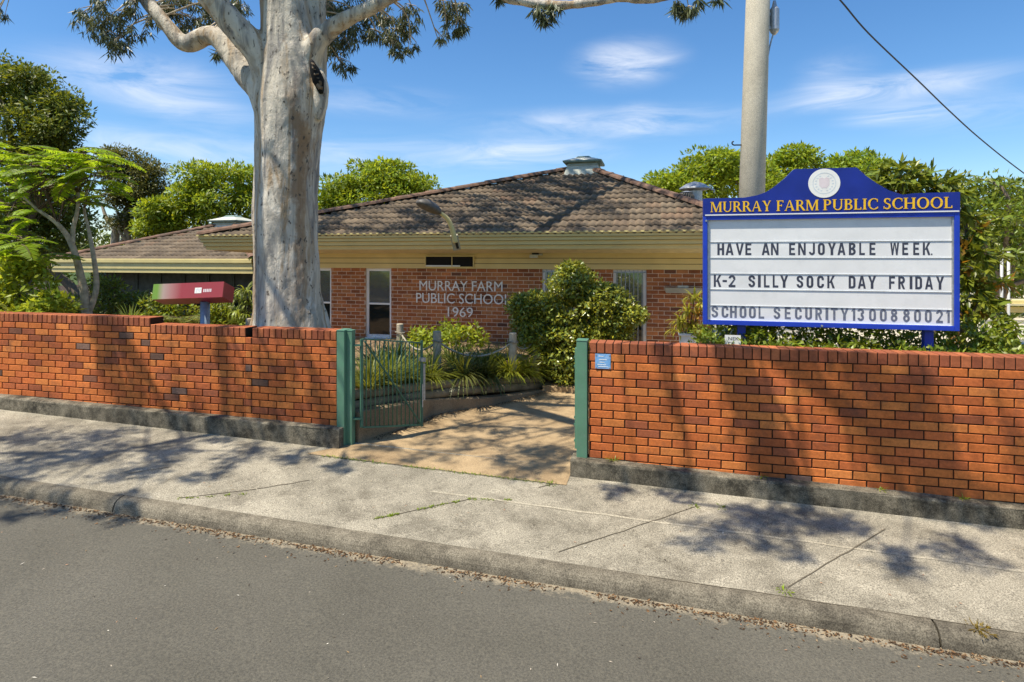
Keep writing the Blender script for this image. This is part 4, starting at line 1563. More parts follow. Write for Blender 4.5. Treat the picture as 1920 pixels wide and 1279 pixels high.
# ================================================================ MAIN BUILDING
VF, VE = 6.3, 5.3
root = thing('school_building', 'brick school building with mustard eaves and a brown tiled hip roof behind the gate', 'building', U(-2.5, VF, 0))
eL_, eR_ = (-8.93, VE, 2.80), (3.60, VE, 2.80)
ap = (-.36, 9.3, 4.66)
bk = 2 * 9.3 - VE
A, B, C_ = U(*eL_), U(*eR_), U(*ap)
BL, BR = U(-8.93, bk, 2.8), U(3.6, bk, 2.8)
roof = tile_roof('roof', root, A, B, C_ + U(-.36, 0, 0) - U(0, 0, 0), C_ + U(.30, 0, 0) - U(0, 0, 0))
tile_roof('roof_left_plane', roof, BL, A, C_, C_)
tile_roof('roof_right_plane', roof, B, BR, C_, C_)
tile_roof('roof_back_plane', roof, BR, BL, C_, C_)
for e, nm in ((A, 1), (B, 2), (BL, 3), (BR, 4)):
    ridge_caps('hip_cap', roof, e + Vector((0, 0, .04)), C_ + Vector((0, 0, .05)), .13)
roof_vent(roof, C_ + Vector((0, 0, .0)), .70)

# eaves: gutter lip, three inward raked boards, soffit, wall boards, on the street side and the left side
def eave_ring(off, z):
    return [U(-8.93 + off, VE + off, z), U(3.6 - off, VE + off, z), U(3.6 - off, bk - off, z), U(-8.93 + off, bk - off, z)]
def band(mb, o0, z0, o1, z1):
    a, b = eave_ring(o0, z0), eave_ring(o1, z1)
    for k in range(4):
        j = (k + 1) % 4
        mb.add([a[k], a[j], b[j], b[k]], [(0, 1, 2, 3)])
mb = MB()
prof_e = [(0.0, 2.84), (.0, 2.745), (.03, 2.742), (.034, 2.665), (.068, 2.662), (.074, 2.575), (.108, 2.572), (.118, 2.495)]
for (o0, z0), (o1, z1) in zip(prof_e[:-1], prof_e[1:]):
    band(mb, o0, z0, o1, z1)
fas = mb.build('fascia', 'mustard', root)
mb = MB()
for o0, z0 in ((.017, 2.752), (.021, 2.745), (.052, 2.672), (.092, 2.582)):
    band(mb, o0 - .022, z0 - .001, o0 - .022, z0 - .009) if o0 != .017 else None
mb.build('fascia_shade_line', 'mustard_shade', fas)  # dark bands put the step shadows into the colour
mb = MB(); band(mb, -.035, 2.848, .03, 2.849); band(mb, -.035, 2.815, -.035, 2.848); band(mb, -.035, 2.815, 0, 2.810); mb.build('gutter_lip', 'cream', root)
mb = MB(); band(mb, .118, 2.495, 1.02, 2.40); mb.build('soffit', 'soffit', root)
mb = MB()
zpan = [(2.41, 2.308), (2.296, 2.187), (2.175, 2.065)]
for z1, z0 in zpan:
    mb.sbox(-7.95, 2.6, VF - .03, VF + .05, z0, z1)
wb = mb.build('wall_boards', 'mustard', root, bevel=.003)
mb = MB(); mb.sbox(-7.94, 2.59, VF - .012, VF + .045, 2.066, 2.409); mb.build('board_groove_shade', 'mustard_shade', wb)  # gap backing coloured dark to deepen the shade between boards
# brick piers between the windows
wx = lambda px: uu(px, VF)
BT = 2.062
piers = [(-7.95, wx(572)), (wx(621), wx(684.5)), (wx(733.5), wx(1016)), (wx(1077), wx(1149)), (wx(1212), 2.6)]
body, mor = MB(), MB()
for a, b in piers:
    lay(body, a, b, BT, 0.0, VF, SCHOOL, [(.16, .075, .05)], .04)
    mor.sbox(a + .002, b - .002, VF + .0045, VF + .2, -.05, BT)
body.build('wall', 'brick_school', root, fix=False)
mor.build('wall_mortar', 'mortar_lite', root)
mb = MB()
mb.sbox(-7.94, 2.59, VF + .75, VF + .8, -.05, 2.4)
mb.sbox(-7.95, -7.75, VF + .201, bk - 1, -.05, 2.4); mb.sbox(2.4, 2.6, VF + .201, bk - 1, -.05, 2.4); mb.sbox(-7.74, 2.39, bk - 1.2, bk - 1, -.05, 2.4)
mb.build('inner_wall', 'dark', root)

def window(a, b, z0, z1, zr, bars=0, blind=False):
    v = VF + .06
    f = .066
    mb = MB()
    mb.sbox(a + .004, a + f, v, v + .06, z0, z1); mb.sbox(b - f, b - .004, v, v + .06, z0, z1)
    mb.sbox(a + f + .0005, b - f - .0005, v, v + .06, z0, z0 + f); mb.sbox(a + f + .0005, b - f - .0005, v, v + .06, z1 - f, z1)
    mb.sbox(a + f + .0005, b - f - .0005, v + .004, v + .056, zr - .02, zr + .02)
    w = mb.build('window', 'alu', root)
    mb = MB(); mb.sbox(a + f, b - f, v + .03, v + .036, z0 + f, zr - .02); mb.build('lower_pane', 'glass', w)
    mb = MB(); mb.sbox(a + f, b - f, v + .024, v + .030, zr + .02, z1 - f); mb.build('upper_pane', 'mirror_glass', w)
    mb = MB(); mb.sbox(a - .0, b + .0, v - .05, v + .065, z0 - .05, z0 - .001); mb.build('sill', 'alu', w)
    mb = MB()
    if bars:
        for k in range(1, bars):
            x = a + (b - a) * k / bars
            mb.sbox(x - .007, x + .007, v - .03, v - .016, z0 - .02, z1 - .01)
        for z in (z0 + .05, (z0 + z1) / 2, z1 - .06):
            mb.sbox(a + .01, b - .01, v - .0155, v - .008, z - .01, z + .01)
        mb.build('security_bar', 'steel', w)
    return w
zS, zR_ = uz(710, 633, VF)[1], uz(710, 570, VF)[1]
window(wx(572), wx(621), zS, BT, zR_)
window(wx(684.5), wx(733.5), zS, BT, zR_)
window(wx(1016), wx(1077), zS - .3, BT, zR_ - .15, 7)
window(wx(1149), wx(1212), .35, BT, zR_ + .02, 8)
# high slot window in the boards
a, z1 = uz(797, 479.5, VF - .05); b, z0 = uz(889, 502, VF - .05)
mb = MB(); v = VF - .075; f = .022
mb.sbox(a, a + f, v, v + .043, z0, z1); mb.sbox(b - f, b, v, v + .043, z0, z1); mb.sbox(a + f + .0005, b - f - .0005, v, v + .043, z0, z0 + f); mb.sbox(a + f + .0005, b - f - .0005, v, v + .043, z1 - f, z1)
mb.sbox(a + (b - a) * .55, a + (b - a) * .55 + .016, v + .004, v + .04, z0 + f + .0005, z1 - f - .0005)
w = mb.build('slot_window', 'cream', root)
mb = MB(); mb.sbox(a + f, b - f, v + .02, v + .026, z0 + f, z1 - f); mb.build('pane', 'dark', w)
mb = MB(); mb.sbox(a + f, a + (b - a) * .72, v + .012, v + .018, z0 + f, z0 + f + .03); mb.build('lower_rail', 'alu', w)
# lettering
for txt, x0, x1, y0, y1 in (('MURRAY FARM', 787, 942.5, 527, 545.5), ('PUBLIC SCHOOL', 781, 957, 550.5, 569.5), ('1969', 840, 887, 576, 594.5)):
    mb = MB()
    ym = (y0 + y1) / 2
    a, b = wx(x0), wx(x1)
    zc = uz((x0 + x1) / 2, y1, VF)[1]; zt = uz((x0 + x1) / 2, y0, VF)[1]
    put_text(mb, txt, a, b, zc, zt, VF - .006, .016, bold=0, res=4)
    mb.build('wall_lettering', 'white', root)
# wall fittings
a, z = uz(1003, 479, VF - .1)
r = thing('security_light', 'small white flood light under the eaves above the big shrub', 'light', U(a, VF - .1, z))
mb = MB(); mb.sbox(a - .10, a + .07, VF - .2, VF - .08, z - .055, z + .02); mb.build('housing', 'vent_white', r, bevel=.012)
mb = MB(); mb.sbox(a - .05, a + .09, VF - .19, VF - .09, z + .0205, z + .05); mb.build('hood', 'black', r, bevel=.006)
mb = MB(); mb.sbox(a + .10, a + .16, VF - .09, VF - .031, z + .0, z + .04); mb.tube([U(a + .07, VF - .12, z + .01), U(a + .1, VF - .07, z + .02)], .012, 6); mb.build('sensor', 'vent_white', r)
a, z0 = uz(1247, 549, VF); b = wx(1316); z1 = uz(1247, 539, VF)[1]
r = thing('batten_light', 'long beige batten light on the brick wall left of the blue sign', 'light', U((a + b) / 2, VF - .05, z0))
mb = MB(); mb.prism([(a + .02, z0), (b - .02, z0), (b, (z0 + z1) / 2), (b, z1), (a, z1), (a, (z0 + z1) / 2)], VF - .11, VF - .004); mb.build('diffuser', 'batten', r)
m_ = (a + b) / 2
mb = MB(); mb.sbox(m_ - .12, m_ + .10, VF - .08, VF - .004, z1 + .001, z1 + .045); mb.build('bracket', 'vent_white', r, bevel=.012)

# lamp on an arm fixed to the eaves
bb, bt = P(855, 469, 12.0), P(852, 441, 11.75)
r = thing('street_lamp', 'old grey cobra head lamp on a bent arm fixed to the mustard eaves', 'lamp', (bb.x, bb.y, bb.z), street=False)
mb = MB(); mb.bar(P(857, 468, 11.75), P(851, 441, 11.62), .15, .08, (0, 1, 0)); mb.build('bracket', 'batten', r, bevel=.006)
mb = MB(); mb.bar(P(858.5, 466, 11.70), P(853, 444, 11.57), .05, .02, (0, 1, 0)); mb.build('bracket_slot_shade', 'black', r)  # black strip standing in for the shade inside the bracket
mb = MB(); mb.tube([P(854, 455, 11.55), P(848, 430, 11.5), P(840, 412, 11.45), P(829, 402, 11.4), P(819, 396, 11.35)], [.055, .05, .045, .042, .04], 8, True, 5); mb.build('arm', 'cream', r, smooth=True)
hc = P(805, 390, 11.2)
ax = (P(785, 379, 11.0) - P(824, 399, 11.35)).normalized()
s = ax.cross(Vector((0, 0, 1))).normalized(); upv = s.cross(ax)
if upv.z < 0: upv = -upv
bm = bmesh.new(); bmesh.ops.create_uvsphere(bm, u_segments=20, v_segments=12, radius=1)
for v in bm.verts:
    x, y, z = v.co
    wd = .105 * (1 + .25 * x)
    zz = .085 * z if z > 0 else .045 * z
    v.co = hc + ax * (x * .30) + s * (y * wd * 1.45) + upv * zz * 1.6
me = bpy.data.meshes.new('head'); bm.to_mesh(me); bm.free(); finish(me, 'head', 'lamp_grey', r, True)
bm = bmesh.new(); bmesh.ops.create_uvsphere(bm, u_segments=16, v_segments=8, radius=1)
for v in bm.verts:
    x, y, z = v.co
    v.co = hc + ax * (.04 + x * .13) + s * (y * .075) + upv * (-.03 + z * .045)
me = bpy.data.meshes.new('lens'); bm.to_mesh(me); bm.free(); finish(me, 'lens', 'lamp_grey', r, True)
# metal flues on the right hip
q = P(1303, 385, 14.2)
r = thing('roof_cowl', 'tall grey metal flue with a conical cap on the right side of the roof', 'roof vent', (q.x, q.y, q.z), street=False)
mb = MB(); mb.lathe((q.x, q.y, 0), [(.17, q.z - 1.2), (.17, q.z + .36)], 20); mb.build('flue', 'steel', r, smooth=False)
mb = MB(); mb.lathe((q.x, q.y, 0), [(.30, q.z + .37), (.37, q.z + .39), (.36, q.z + .42), (.20, q.z + .52), (.03, q.z + .57)], 24); mb.build('cap', 'steel', r, smooth=False)
mb = MB(); mb.tube([(q.x + .3, q.y - .1, q.z + .40), (q.x + .44, q.y - .1, q.z + .35), (q.x + .42, q.y - .1, q.z + .30)], .02, 6); mb.build('stay', 'steel', r)
q = P(1287, 380, 13.7)
r = thing('whirlybird_vent', 'short ribbed turbine vent in front of the capped flue', 'roof vent', (q.x, q.y, q.z), street=False)
mb = MB(); mb.lathe((q.x, q.y, 0), [(.11, q.z - .9), (.11, q.z + .02)], 16); mb.build('neck', 'steel', r)
mb = MB()
for k in range(18):
    x = 2 * math.pi * k / 18
    pts = [Vector((q.x + rr * math.cos(x + tw_), q.y + rr * math.sin(x + tw_), q.z + h)) for rr, h, tw_ in ((.12, .02, 0), (.165, .09, .12), (.165, .16, .25), (.12, .22, .35))]
    mb.tube(pts, .017, 5)
mb.lathe((q.x, q.y, 0), [(.13, q.z + .021), (.13, q.z + .21)], 16)
mb.build('turbine', 'lamp_grey', r)
mb = MB(); mb.lathe((q.x, q.y, 0), [(.13, q.z + .22), (.15, q.z + .235), (.03, q.z + .27)], 16); mb.build('cap', 'steel', r)

# ================================================================ LEFT BUILDING
VL = 7.5
root = thing('school_building', 'low classroom block with cream gutter and tiled hip roof, left of the gum trunk', 'building', U(-12.7, VL + 1, 0))
u0, u1, ze = -16.2, -9.16, 2.235
A, B = U(u0, VL, ze), U(u1, VL, ze)
C_ = U(u0 + 3.52, VL + 3.52, 3.47)
BL, BR = U(u0, VL + 7.04, ze), U(u1, VL + 7.04, ze)
roof = tile_roof('roof', root, A, B, C_, C_)
tile_roof('roof_left_plane', roof, BL, A, C_, C_)
tile_roof('roof_right_plane', roof, B, BR, C_, C_)
for e in (A, B, BL, BR):
    ridge_caps('hip_cap', roof, e + Vector((0, 0, .04)), C_ + Vector((0, 0, .05)), .11)
roof_vent(roof, C_ + Vector((0, 0, -.10)), .80)
mb = MB()
mb.sbox(u0, u1, VL - .06, VL + .02, ze - .09, ze + .035); gu = mb.build('gutter', 'cream', root, bevel=.02)
mb = MB(); mb.sbox(u0 + .01, u1, VL - .02, VL + .02, ze - .255, ze - .095); mb.sbox(u0 + .01, u1, VL - .0, VL + .02, ze - .37, ze - .26); mb.build('fascia', 'cream', root, bevel=.004)
mb = MB(); mb.sbox(u0, u1, VL + .021, VL + 1.0, ze - .36, ze - .33); mb.build('soffit', 'soffit', root)
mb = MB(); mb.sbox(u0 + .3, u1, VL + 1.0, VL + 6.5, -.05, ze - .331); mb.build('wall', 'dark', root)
x = u0 + .4
k = 0
while x < u1 - .9:
    w_ = .86
    mb = MB(); v = VL + .93
    mb.sbox(x, x + .06, v, v + .069, .6, ze - .34); mb.sbox(x + w_ - .03, x + w_, v, v + .069, .6, ze - .34)
    mb.sbox(x + .0605, x + w_ - .0305, v, v + .069, 1.12, 1.17)
    w = mb.build('window', 'green_panel', root)
    mb = MB(); mb.sbox(x + .06, x + w_ - .03, v + .03, v + .036, 1.17, ze - .34); mb.build('upper_pane', 'blind', w)
    mb = MB(); mb.sbox(x + .06, x + w_ - .03, v + .03, v + .036, .6, 1.12); mb.build('lower_pane', 'glass', w)
    x += w_ + .01
    k += 1

# ================================================================ CARPORT AT THE RIGHT
root = thing('carport', 'low open shelter with cream gutters and thin white posts at the right edge', 'shelter', P(1890, 660, 9.0), street=False)
mb = MB()
def cb(px0, py0, px1, py1, Y0_, Y1_, mat, nm, par=None):
    pass
a, b = P(1818, 566, 9.6), P(2100, 568, 8.6)
dv = Vector((0, 0, -1))
mb.bar(a, b, .10, .07); mb.bar(a + Vector((.05, .03, -.12)), b + Vector((0, .03, -.12)), .05, .09); mb.build('gutter', 'cream', root, bevel=.01)
mb = MB(); mb.bar(a + Vector((.02, .7, -.05)), b + Vector((0, .7, -.05)), 1.35, .03); mb.build('roof', 'soffit', root)
mb = MB(); mb.bar(P(1840, 603, 9.7), P(2100, 606, 9.0), .05, .06); mb.bar(P(1840, 622, 10.6), P(2100, 624, 10), .05, .06); mb.build('beam', 'white', root)
for px in (1878, 1891):
    q = P(px, 600, 8.9)
    mb = MB(); mb.tube([(q.x, q.y, 0), (q.x, q.y, P(px, 464 if px < 1885 else 472, 8.9).z)], .019, 10); mb.build('post', 'shed_post', root, smooth=True)

# white planter and power notice in the hedge
c = P(1290, 660, 8.4)
root = thing('planter', 'plain white square planter beneath the croton behind the wall', 'planter', (c.x, c.y, 0), street=True)
u_, v_ = uv_of(c)
zt = P(1290, 628, 8.4).z
mb = MB(); mb.hexa([U(u_ - .09, v_ - .09, .0), U(u_ + .09, v_ - .09, .0), U(u_ + .09, v_ + .09, .0), U(u_ - .09, v_ + .09, .0), U(u_ - .12, v_ - .12, zt), U(u_ + .12, v_ - .12, zt), U(u_ + .12, v_ + .12, zt), U(u_ - .12, v_ + .12, zt)])
mb.build('tub', 'white', root, bevel=.008)
mb = MB(); mb.sbox(u_ - .135, u_ + .135, v_ - .135, v_ + .135, zt + .0005, zt + .03); mb.build('rim', 'white', root, bevel=.006)
a, z1 = uz(1359, 628, .42); b, z0 = uz(1389, 654, .42)
root = thing('notice_card', 'small white notice with dark print half hidden in the hedge under the sign', 'notice', U((a + b) / 2, .42, 1.2))
mb = MB(); mb.sbox(a, b, .42, .425, z0 - .03, z1); mb.build('card', 'white', root)
mb = MB(); put_text(mb, 'NEK', a + .035, b - .02, z1 - .055, z1 - .02, .4195, .001); put_text(mb, 'SE', a + .03, a + .1, z1 - .12, z1 - .075, .4195, .001)
mb.build('print', 'letter', root)
mb = MB(); mb.sbox((a + b) / 2 - .01, (a + b) / 2 + .01, .4255, .44, .0, z1 - .02); mb.build('stake', 'wood', root)

# ================================================================ GUM TREE
YG = 8.17
root = thing('gum_tree', 'huge pale gum tree with smooth white bark and hanging leaves behind the left wall', 'tree', (P(544, 617, YG).x, YG, .6), street=False)


def limb(mb, spec, n=14, sub=4):
    pts = [P(x, y, Y) for x, y, h, Y in spec]
    rad = [h * Y / F for x, y, h, Y in spec]
    mb.tube(pts, rad, n, True, sub)
    return spline([Vector(p) for p in pts], rad, sub)


SK = []                                       # skeleton points to hang twigs from
tr = MB()
G_ = 8.17
specs = [
    [(543, 760, 84, G_), (543, 640, 74, G_), (542, 600, 65, G_), (540, 545, 60.5, G_), (538, 450, 59, G_), (537, 350, 59, G_), (541, 270, 60, G_), (546, 200, 65, G_), (548, 150, 60, G_),
     (543, 95, 50, G_), (537, 45, 45, G_), (531, -10, 43, G_), (522, -120, 40, 8.1), (508, -300, 33, 8.0), (495, -540, 23, 8.0), (488, -800, 11, 8.1)],
    [(575, 230, 30, 8.2), (583, 160, 29, 8.25), (589, 100, 25, 8.3), (590, 40, 21, 8.35), (594, -20, 20, 8.4), (612, -140, 17, 8.6), (645, -280, 12, 9.0), (690, -440, 6, 9.4)],
    [(512, 150, 32, 8.1), (484, 98, 27, 8.0), (441, 48, 24, 7.9), (398, 0, 23, 7.8), (345, -60, 21, 7.6), (270, -150, 17, 7.3), (190, -270, 12, 7.0), (110, -400, 6, 6.8)],
    [(520, 230, 34, 8.2), (496, 178, 30, 8.2), (468, 143, 27, 8.3), (440, 108, 24, 8.4), (420, 80, 21, 8.45), (402, 68, 18, 8.5), (384, 68, 17.5, 8.55), (368, 77, 17, 8.6), (352, 83, 15, 8.6), (336, 76, 14.5, 8.6),
     (318, 54, 14, 8.6), (296, 28, 13.5, 8.6), (277, 4, 12.5, 8.6), (250, -35, 11, 8.5), (205, -80, 8, 8.4), (150, -120, 5, 8.3)],
    [(560, 150, 26, 8.1), (592, 84, 20, 8.0), (620, 55, 17.5, 7.95), (655, 33, 15.5, 7.9), (695, 14, 14, 7.8), (740, -8, 12.5, 7.7), (820, -32, 11.5, 7.6), (900, -26, 11, 7.5), (960, -4, 10.5, 7.4), (1010, 8, 10, 7.35),
     (1060, 10, 8.5, 7.3), (1110, 4, 8, 7.25), (1170, -4, 8.5, 7.2), (1225, -2, 9, 7.15), (1270, -12, 7.5, 7.1), (1340, -40, 5, 7.0)],
]
for i, s_ in enumerate(specs):
    pp, rr = limb(tr, s_, 18 if i == 0 else 12, 5)
    SK += [(p, r) for p, r in zip(pp, rr)]
over = [
    [(-3.3, 8.1, 6.6, .26), (-2.7, 7.0, 7.4, .15), (-1.6, 5.6, 7.9, .10), (-.3, 4.3, 8.2, .07), (1.0, 3.4, 8.5, .045), (2.2, 2.9, 9.0, .02)],
    [(-3.3, 8.1, 7.2, .22), (-2.6, 9.2, 8.2, .17), (-1.4, 11.0, 9.2, .12), (.2, 12.6, 10.2, .08), (1.6, 13.6, 11.2, .03)],
    [(-3.5, 8.0, 6.9, .2), (-5.0, 6.9, 7.7, .12), (-6.6, 5.6, 8.2, .07), (-8.2, 4.4, 8.6, .04), (-9.3, 3.6, 9.1, .03)],
    [(-3.4, 8.05, 7.6, .2), (-1.9, 8.4, 8.8, .14), (.2, 8.6, 9.4, .1), (2.2, 8.2, 10.0, .05), (3.4, 8.0, 10.6, .02)],
]
for s_ in over:
    pts, rad = [Vector(p[:3]) for p in s_], [p[3] for p in s_]
    tr.tube(pts, rad, 10, True, 5)
    SK += list(zip(*spline(pts, rad, 5)))
# root flare lobes
for dx, dy in ((.42, -.25), (-.40, -.25), (.1, -.46), (.45, .2), (-.15, -.42)):
    c = P(543, 617, YG)
    tr.tube([(c.x + dx * .55, c.y + dy * .55, 2.0), (c.x + dx * .72, c.y + dy * .72, 1.55), (c.x + dx * .95, c.y + dy * .95, 1.0), (c.x + dx * 1.3, c.y + dy * 1.25, .4)], [.10, .15, .17, .18], 10, True, 3)
# burl and old branch stub
bq = P(508, 262, YG - .36); tr.lathe((bq.x, bq.y, 0), [(.01, bq.z - .32), (.09, bq.z - .16), (.115, bq.z), (.09, bq.z + .16), (.01, bq.z + .32)], 12)
bq = P(600, 160, YG - .20); tr.lathe((bq.x, bq.y, 0), [(.01, bq.z - .5), (.09, bq.z - .26), (.11, bq.z - .05), (.07, bq.z + .12), (.01, bq.z + .25)], 12)
tmp = tr.build('tmp_trunk', 'bark', None, fix=True)
md = tmp.modifiers.new('r', 'REMESH'); md.mode = 'VOXEL'; md.voxel_size = .026
ms = tmp.modifiers.new('s', 'SMOOTH'); ms.iterations = 9; ms.factor = .5
me = bpy.data.meshes.new_from_object(tmp.evaluated_get(bpy.context.evaluated_depsgraph_get()))
me.materials.clear()
bpy.data.objects.remove(tmp)
me.name = 'trunk'
n = len(me.vertices)
co = np.empty(n * 3, np.float32); me.vertices.foreach_get('co', co)
no = np.empty(n * 3, np.float32); me.vertices.foreach_get('normal', no)
co, no = co.reshape(-1, 3), no.reshape(-1, 3)
for i in range(n):
    p = Vector((float(co[i, 0]), float(co[i, 1]), float(co[i, 2])))
    d = .045 * mnoise.noise(Vector((p.x * 2.6, p.y * 2.6, p.z * .75)))
    d += .016 * mnoise.noise(Vector((p.x * 8, p.y * 8, p.z * 2.6 + 7)))
    d += .006 * mnoise.noise(Vector((p.x * 24, p.y * 24, p.z * 9)))
    k = min(1.0, (.5 if p.z > 5.2 else 1.0))
    co[i] += no[i] * d * k
me.vertices.foreach_set('co', co.ravel())
me.update()
trunk = finish(me, 'trunk', 'bark', root, True)
# solid dark blob stands in for the shade inside a bark cavity; torn bark
hb = P(599, 150, YG - .285)
mb = MB()
mb.tube([P(583, 112, YG - .42), P(590, 132, YG - .39), P(597, 152, YG - .35), P(603, 176, YG - .30)], [.02, .065, .08, .025], 10, True, 3)
mb.build('hollow_shade', 'dark', trunk, smooth=True)
mb = MB()
for k in range(9):
    q = P(585 + 2.2 * k, 118 + 6.2 * k, YG - .46 + .012 * k)
    mb.bar(q, q + Vector((random.uniform(.0, .05), -.03, random.uniform(-.09, .05))), .03, .012)
mb.bar(P(594, 158, YG - .44), P(600, 166, YG - .42), .06, .03)
mb.build('torn_bark', 'bark_brown', trunk)

SKp = np.array([tuple(p) for p, r in SK])
lv, tw_ = Leaves(), MB()


def gum_cluster(c, r, n, L=.135, W=.019, twig=True, hang=1.0):
    c = np.array(c)
    k = max(2, int(n / 26))
    cen = c + rvec(k) * (r * np.cbrt(rng.random(k)))[:, None] * np.array([1, 1, .8])
    for q in cen:
        m = 26
        p = q + rvec(m) * (r * .42 * np.cbrt(rng.random(m)))[:, None] * np.array([1, 1, .9])
        d = unit(rng.normal(size=(m, 3)) * np.array([.5, .5, .35]) + np.array([0, 0, -hang]))
        up = unit(rvec(m) * np.array([1, 1, .2]))
        cc = leafcol(m, .45, .25)
        lv.add(p, d, up, L * (.6 + .75 * rng.random(m)), W * (.7 + .6 * rng.random(m)), cc, fold=.05, mid=.4)
    if twig:
        i = int(np.argmin(((SKp - c - np.array([0, 0, .15])) ** 2).sum(1)))
        a = Vector(SKp[i]); b = Vector(c)
        dl = (b - a).length
        rr = min(SK[i][1] * .5, .010 + .008 * dl)
        midp = a.lerp(b, .55) + Vector((0, 0, .14 * dl)) + Vector(rng.normal(size=3)) * .05 * dl
        tw_.tube([a, midp, b], [rr, rr * .6, .006], 5, False, 4)
        for q in cen[:6]:
            tw_.tube([midp.lerp(b, .6), Vector(q) + Vector((0, 0, .03)), Vector(q) - Vector((0, 0, r * .25))], [rr * .4 + .002, .004, .002], 4, False, 3)


VIS = [(160, 28, 22, 8.3, 80), (190, 50, 28, 8.3, 150), (214, 80, 24, 8.3, 130), (238, 62, 18, 8.4, 60), (226, 26, 22, 8.4, 80), (195, 8, 26, 8.3, 90), (250, 8, 22, 8.4, 60), (268, 55, 16, 8.5, 30),
       (305, 18, 22, 9, 60), (330, 6, 26, 9, 90), (352, 30, 24, 9, 80), (378, 44, 22, 9.2, 80), (345, 52, 18, 9.2, 50), (425, 12, 26, 9.2, 110), (448, 34, 24, 9.2, 110), (463, 62, 16, 9.1, 60), (456, 8, 22, 9.0, 80),
       (428, 52, 16, 9.4, 30), (472, 92, 12, 8.8, 26), (404, 100, 9, 8.4, 20), (478, 120, 10, 8.8, 26),
       (618, 14, 26, 8.9, 110), (638, 52, 28, 8.9, 150), (622, 92, 24, 8.9, 120), (640, 120, 20, 8.9, 90), (664, 22, 28, 8.7, 120), (672, 62, 24, 8.7, 110), (694, 40, 24, 8.6, 80), (708, 68, 18, 8.5, 60), (728, 44, 20, 8.4, 60),
       (748, 66, 22, 8.3, 120), (745, 92, 14, 8.3, 60), (762, 40, 22, 8.2, 100), (770, 84, 13, 8.2, 40), (776, 20, 18, 8.2, 60), (828, 10, 20, 8.1, 80), (852, 22, 24, 8.1, 140), (862, 48, 16, 8.1, 80), (838, 52, 11, 8.1, 26), (822, 76, 9, 8.1, 20),
       (1008, 18, 14, 7.35, 52), (1026, 30, 15, 7.35, 90), (1040, 14, 14, 7.3, 52), (1272, 8, 16, 7.1, 60), (1292, 20, 16, 7.1, 70), (1308, 4, 12, 7.1, 40), (1350, -12, 14, 7.0, 40), (320, 34, 22, 9.1, 70), (400, 20, 22, 9.3, 80), (440, 60, 18, 9.3, 60), (365, 8, 24, 9.1, 90), (285, 40, 16, 8.8, 40), (630, 34, 26, 9.1, 110), (655, 84, 22, 9.0, 90), (612, 60, 22, 9.2, 90), (690, 12, 22, 8.7, 80), (720, 20, 20, 8.5, 70), (-2, 20, 12, 8.2, 40), (930, 2, 10, 7.5, 10)]
for px, py, r, Y, n_ in VIS:
    gum_cluster(P(px, py, Y), r * Y / F, int(n_ * 2.2))

SV = np.array([SUN.x / SUN.z, SUN.y / SUN.z, 1.0])


def wallpt(px, py):
    u, z = uz(px, py, 0)
    return np.array(U(u, 0, z))


def gndpt(px, py):
    u, v = gp(px, py)
    return np.array(U(u, v, pav(u, v)))


def shade(T, h, r, n):
    gum_cluster(T + SV * h, r, n, L=.17, W=.030)


SH = [  # on the right wall
    (wallpt(1365, 690), 6.6, .30, 130), (wallpt(1400, 760), 6.9, .28, 130), (wallpt(1440, 830), 7.0, .25, 104), (wallpt(1460, 880), 6.8, .25, 78), (wallpt(1640, 740), 7.2, .42, 200), (wallpt(1600, 700), 6.9, .3, 100),
    (wallpt(1700, 790), 7.4, .45, 200), (wallpt(1745, 870), 7.2, .35, 150), (wallpt(1800, 930), 7.3, .3, 104), (wallpt(1530, 700), 7.0, .3, 90), (wallpt(1265, 700), 6.8, .22, 52), (wallpt(1850, 700), 7.4, .3, 60),
    # on the left wall
    (wallpt(215, 640), 7.2, .36, 150), (wallpt(240, 700), 7.2, .4, 180), (wallpt(170, 610), 7.1, .3, 90), (wallpt(420, 660), 7.0, .4, 120), (wallpt(470, 720), 7.2, .45, 170), (wallpt(570, 690), 6.9, .35, 150), (wallpt(605, 760), 7.0, .35, 150),
    (wallpt(540, 770), 6.7, .35, 120), (wallpt(350, 740), 7.3, .35, 90),
    # on the footpath
    (gndpt(1410, 975), 7.6, .32, 150), (gndpt(1500, 968), 7.8, .36, 170), (gndpt(1580, 985), 7.8, .34, 150), (gndpt(1330, 1005), 7.6, .34, 110), (gndpt(1470, 1020), 7.9, .30, 90), (gndpt(1690, 1050), 7.9, .3, 90),
    (gndpt(1800, 1030), 8.0, .4, 120), (gndpt(1280, 920), 7.2, .3, 80), (gndpt(1150, 915), 7.0, .25, 60),
    (gndpt(80, 860), 7.3, .6, 260), (gndpt(180, 850), 7.4, .5, 200), (gndpt(280, 880), 7.3, .45, 150), (gndpt(330, 845), 7.2, .4, 150), (gndpt(450, 850), 7.0, .4, 120), (gndpt(60, 820), 7.5, .5, 180), (gndpt(200, 815), 7.4, .5, 180),
    (gndpt(400, 820), 7.2, .4, 120), (gndpt(560, 858), 6.9, .3, 90), (gndpt(20, 900), 7.6, .4, 120), (gndpt(240, 940), 7.6, .3, 80), (gndpt(60, 935), 7.6, .35, 100), (gndpt(640, 875), 7.0, .25, 50), (gndpt(400, 890), 7.2, .3, 60)]
for px, py, n_ in ((700, 845, 70), (880, 790, 120), (960, 800, 120), (1010, 840, 130), (950, 850, 80), (840, 850, 60), (1000, 765, 110), (930, 765, 60), (1060, 800, 90), (1040, 745, 90), (1000, 880, 70), (900, 830, 80), (820, 815, 60), (1060, 850, 80), (980, 745, 100), (1010, 880, 70), (760, 850, 40)):
    SH.append((gndpt(px, py), 7.6, .36, n_))
for T, h, r, n_ in SH:
    shade(T, h, r * .8, int(n_ * (1.5 if T[2] > .35 else 2.8)))
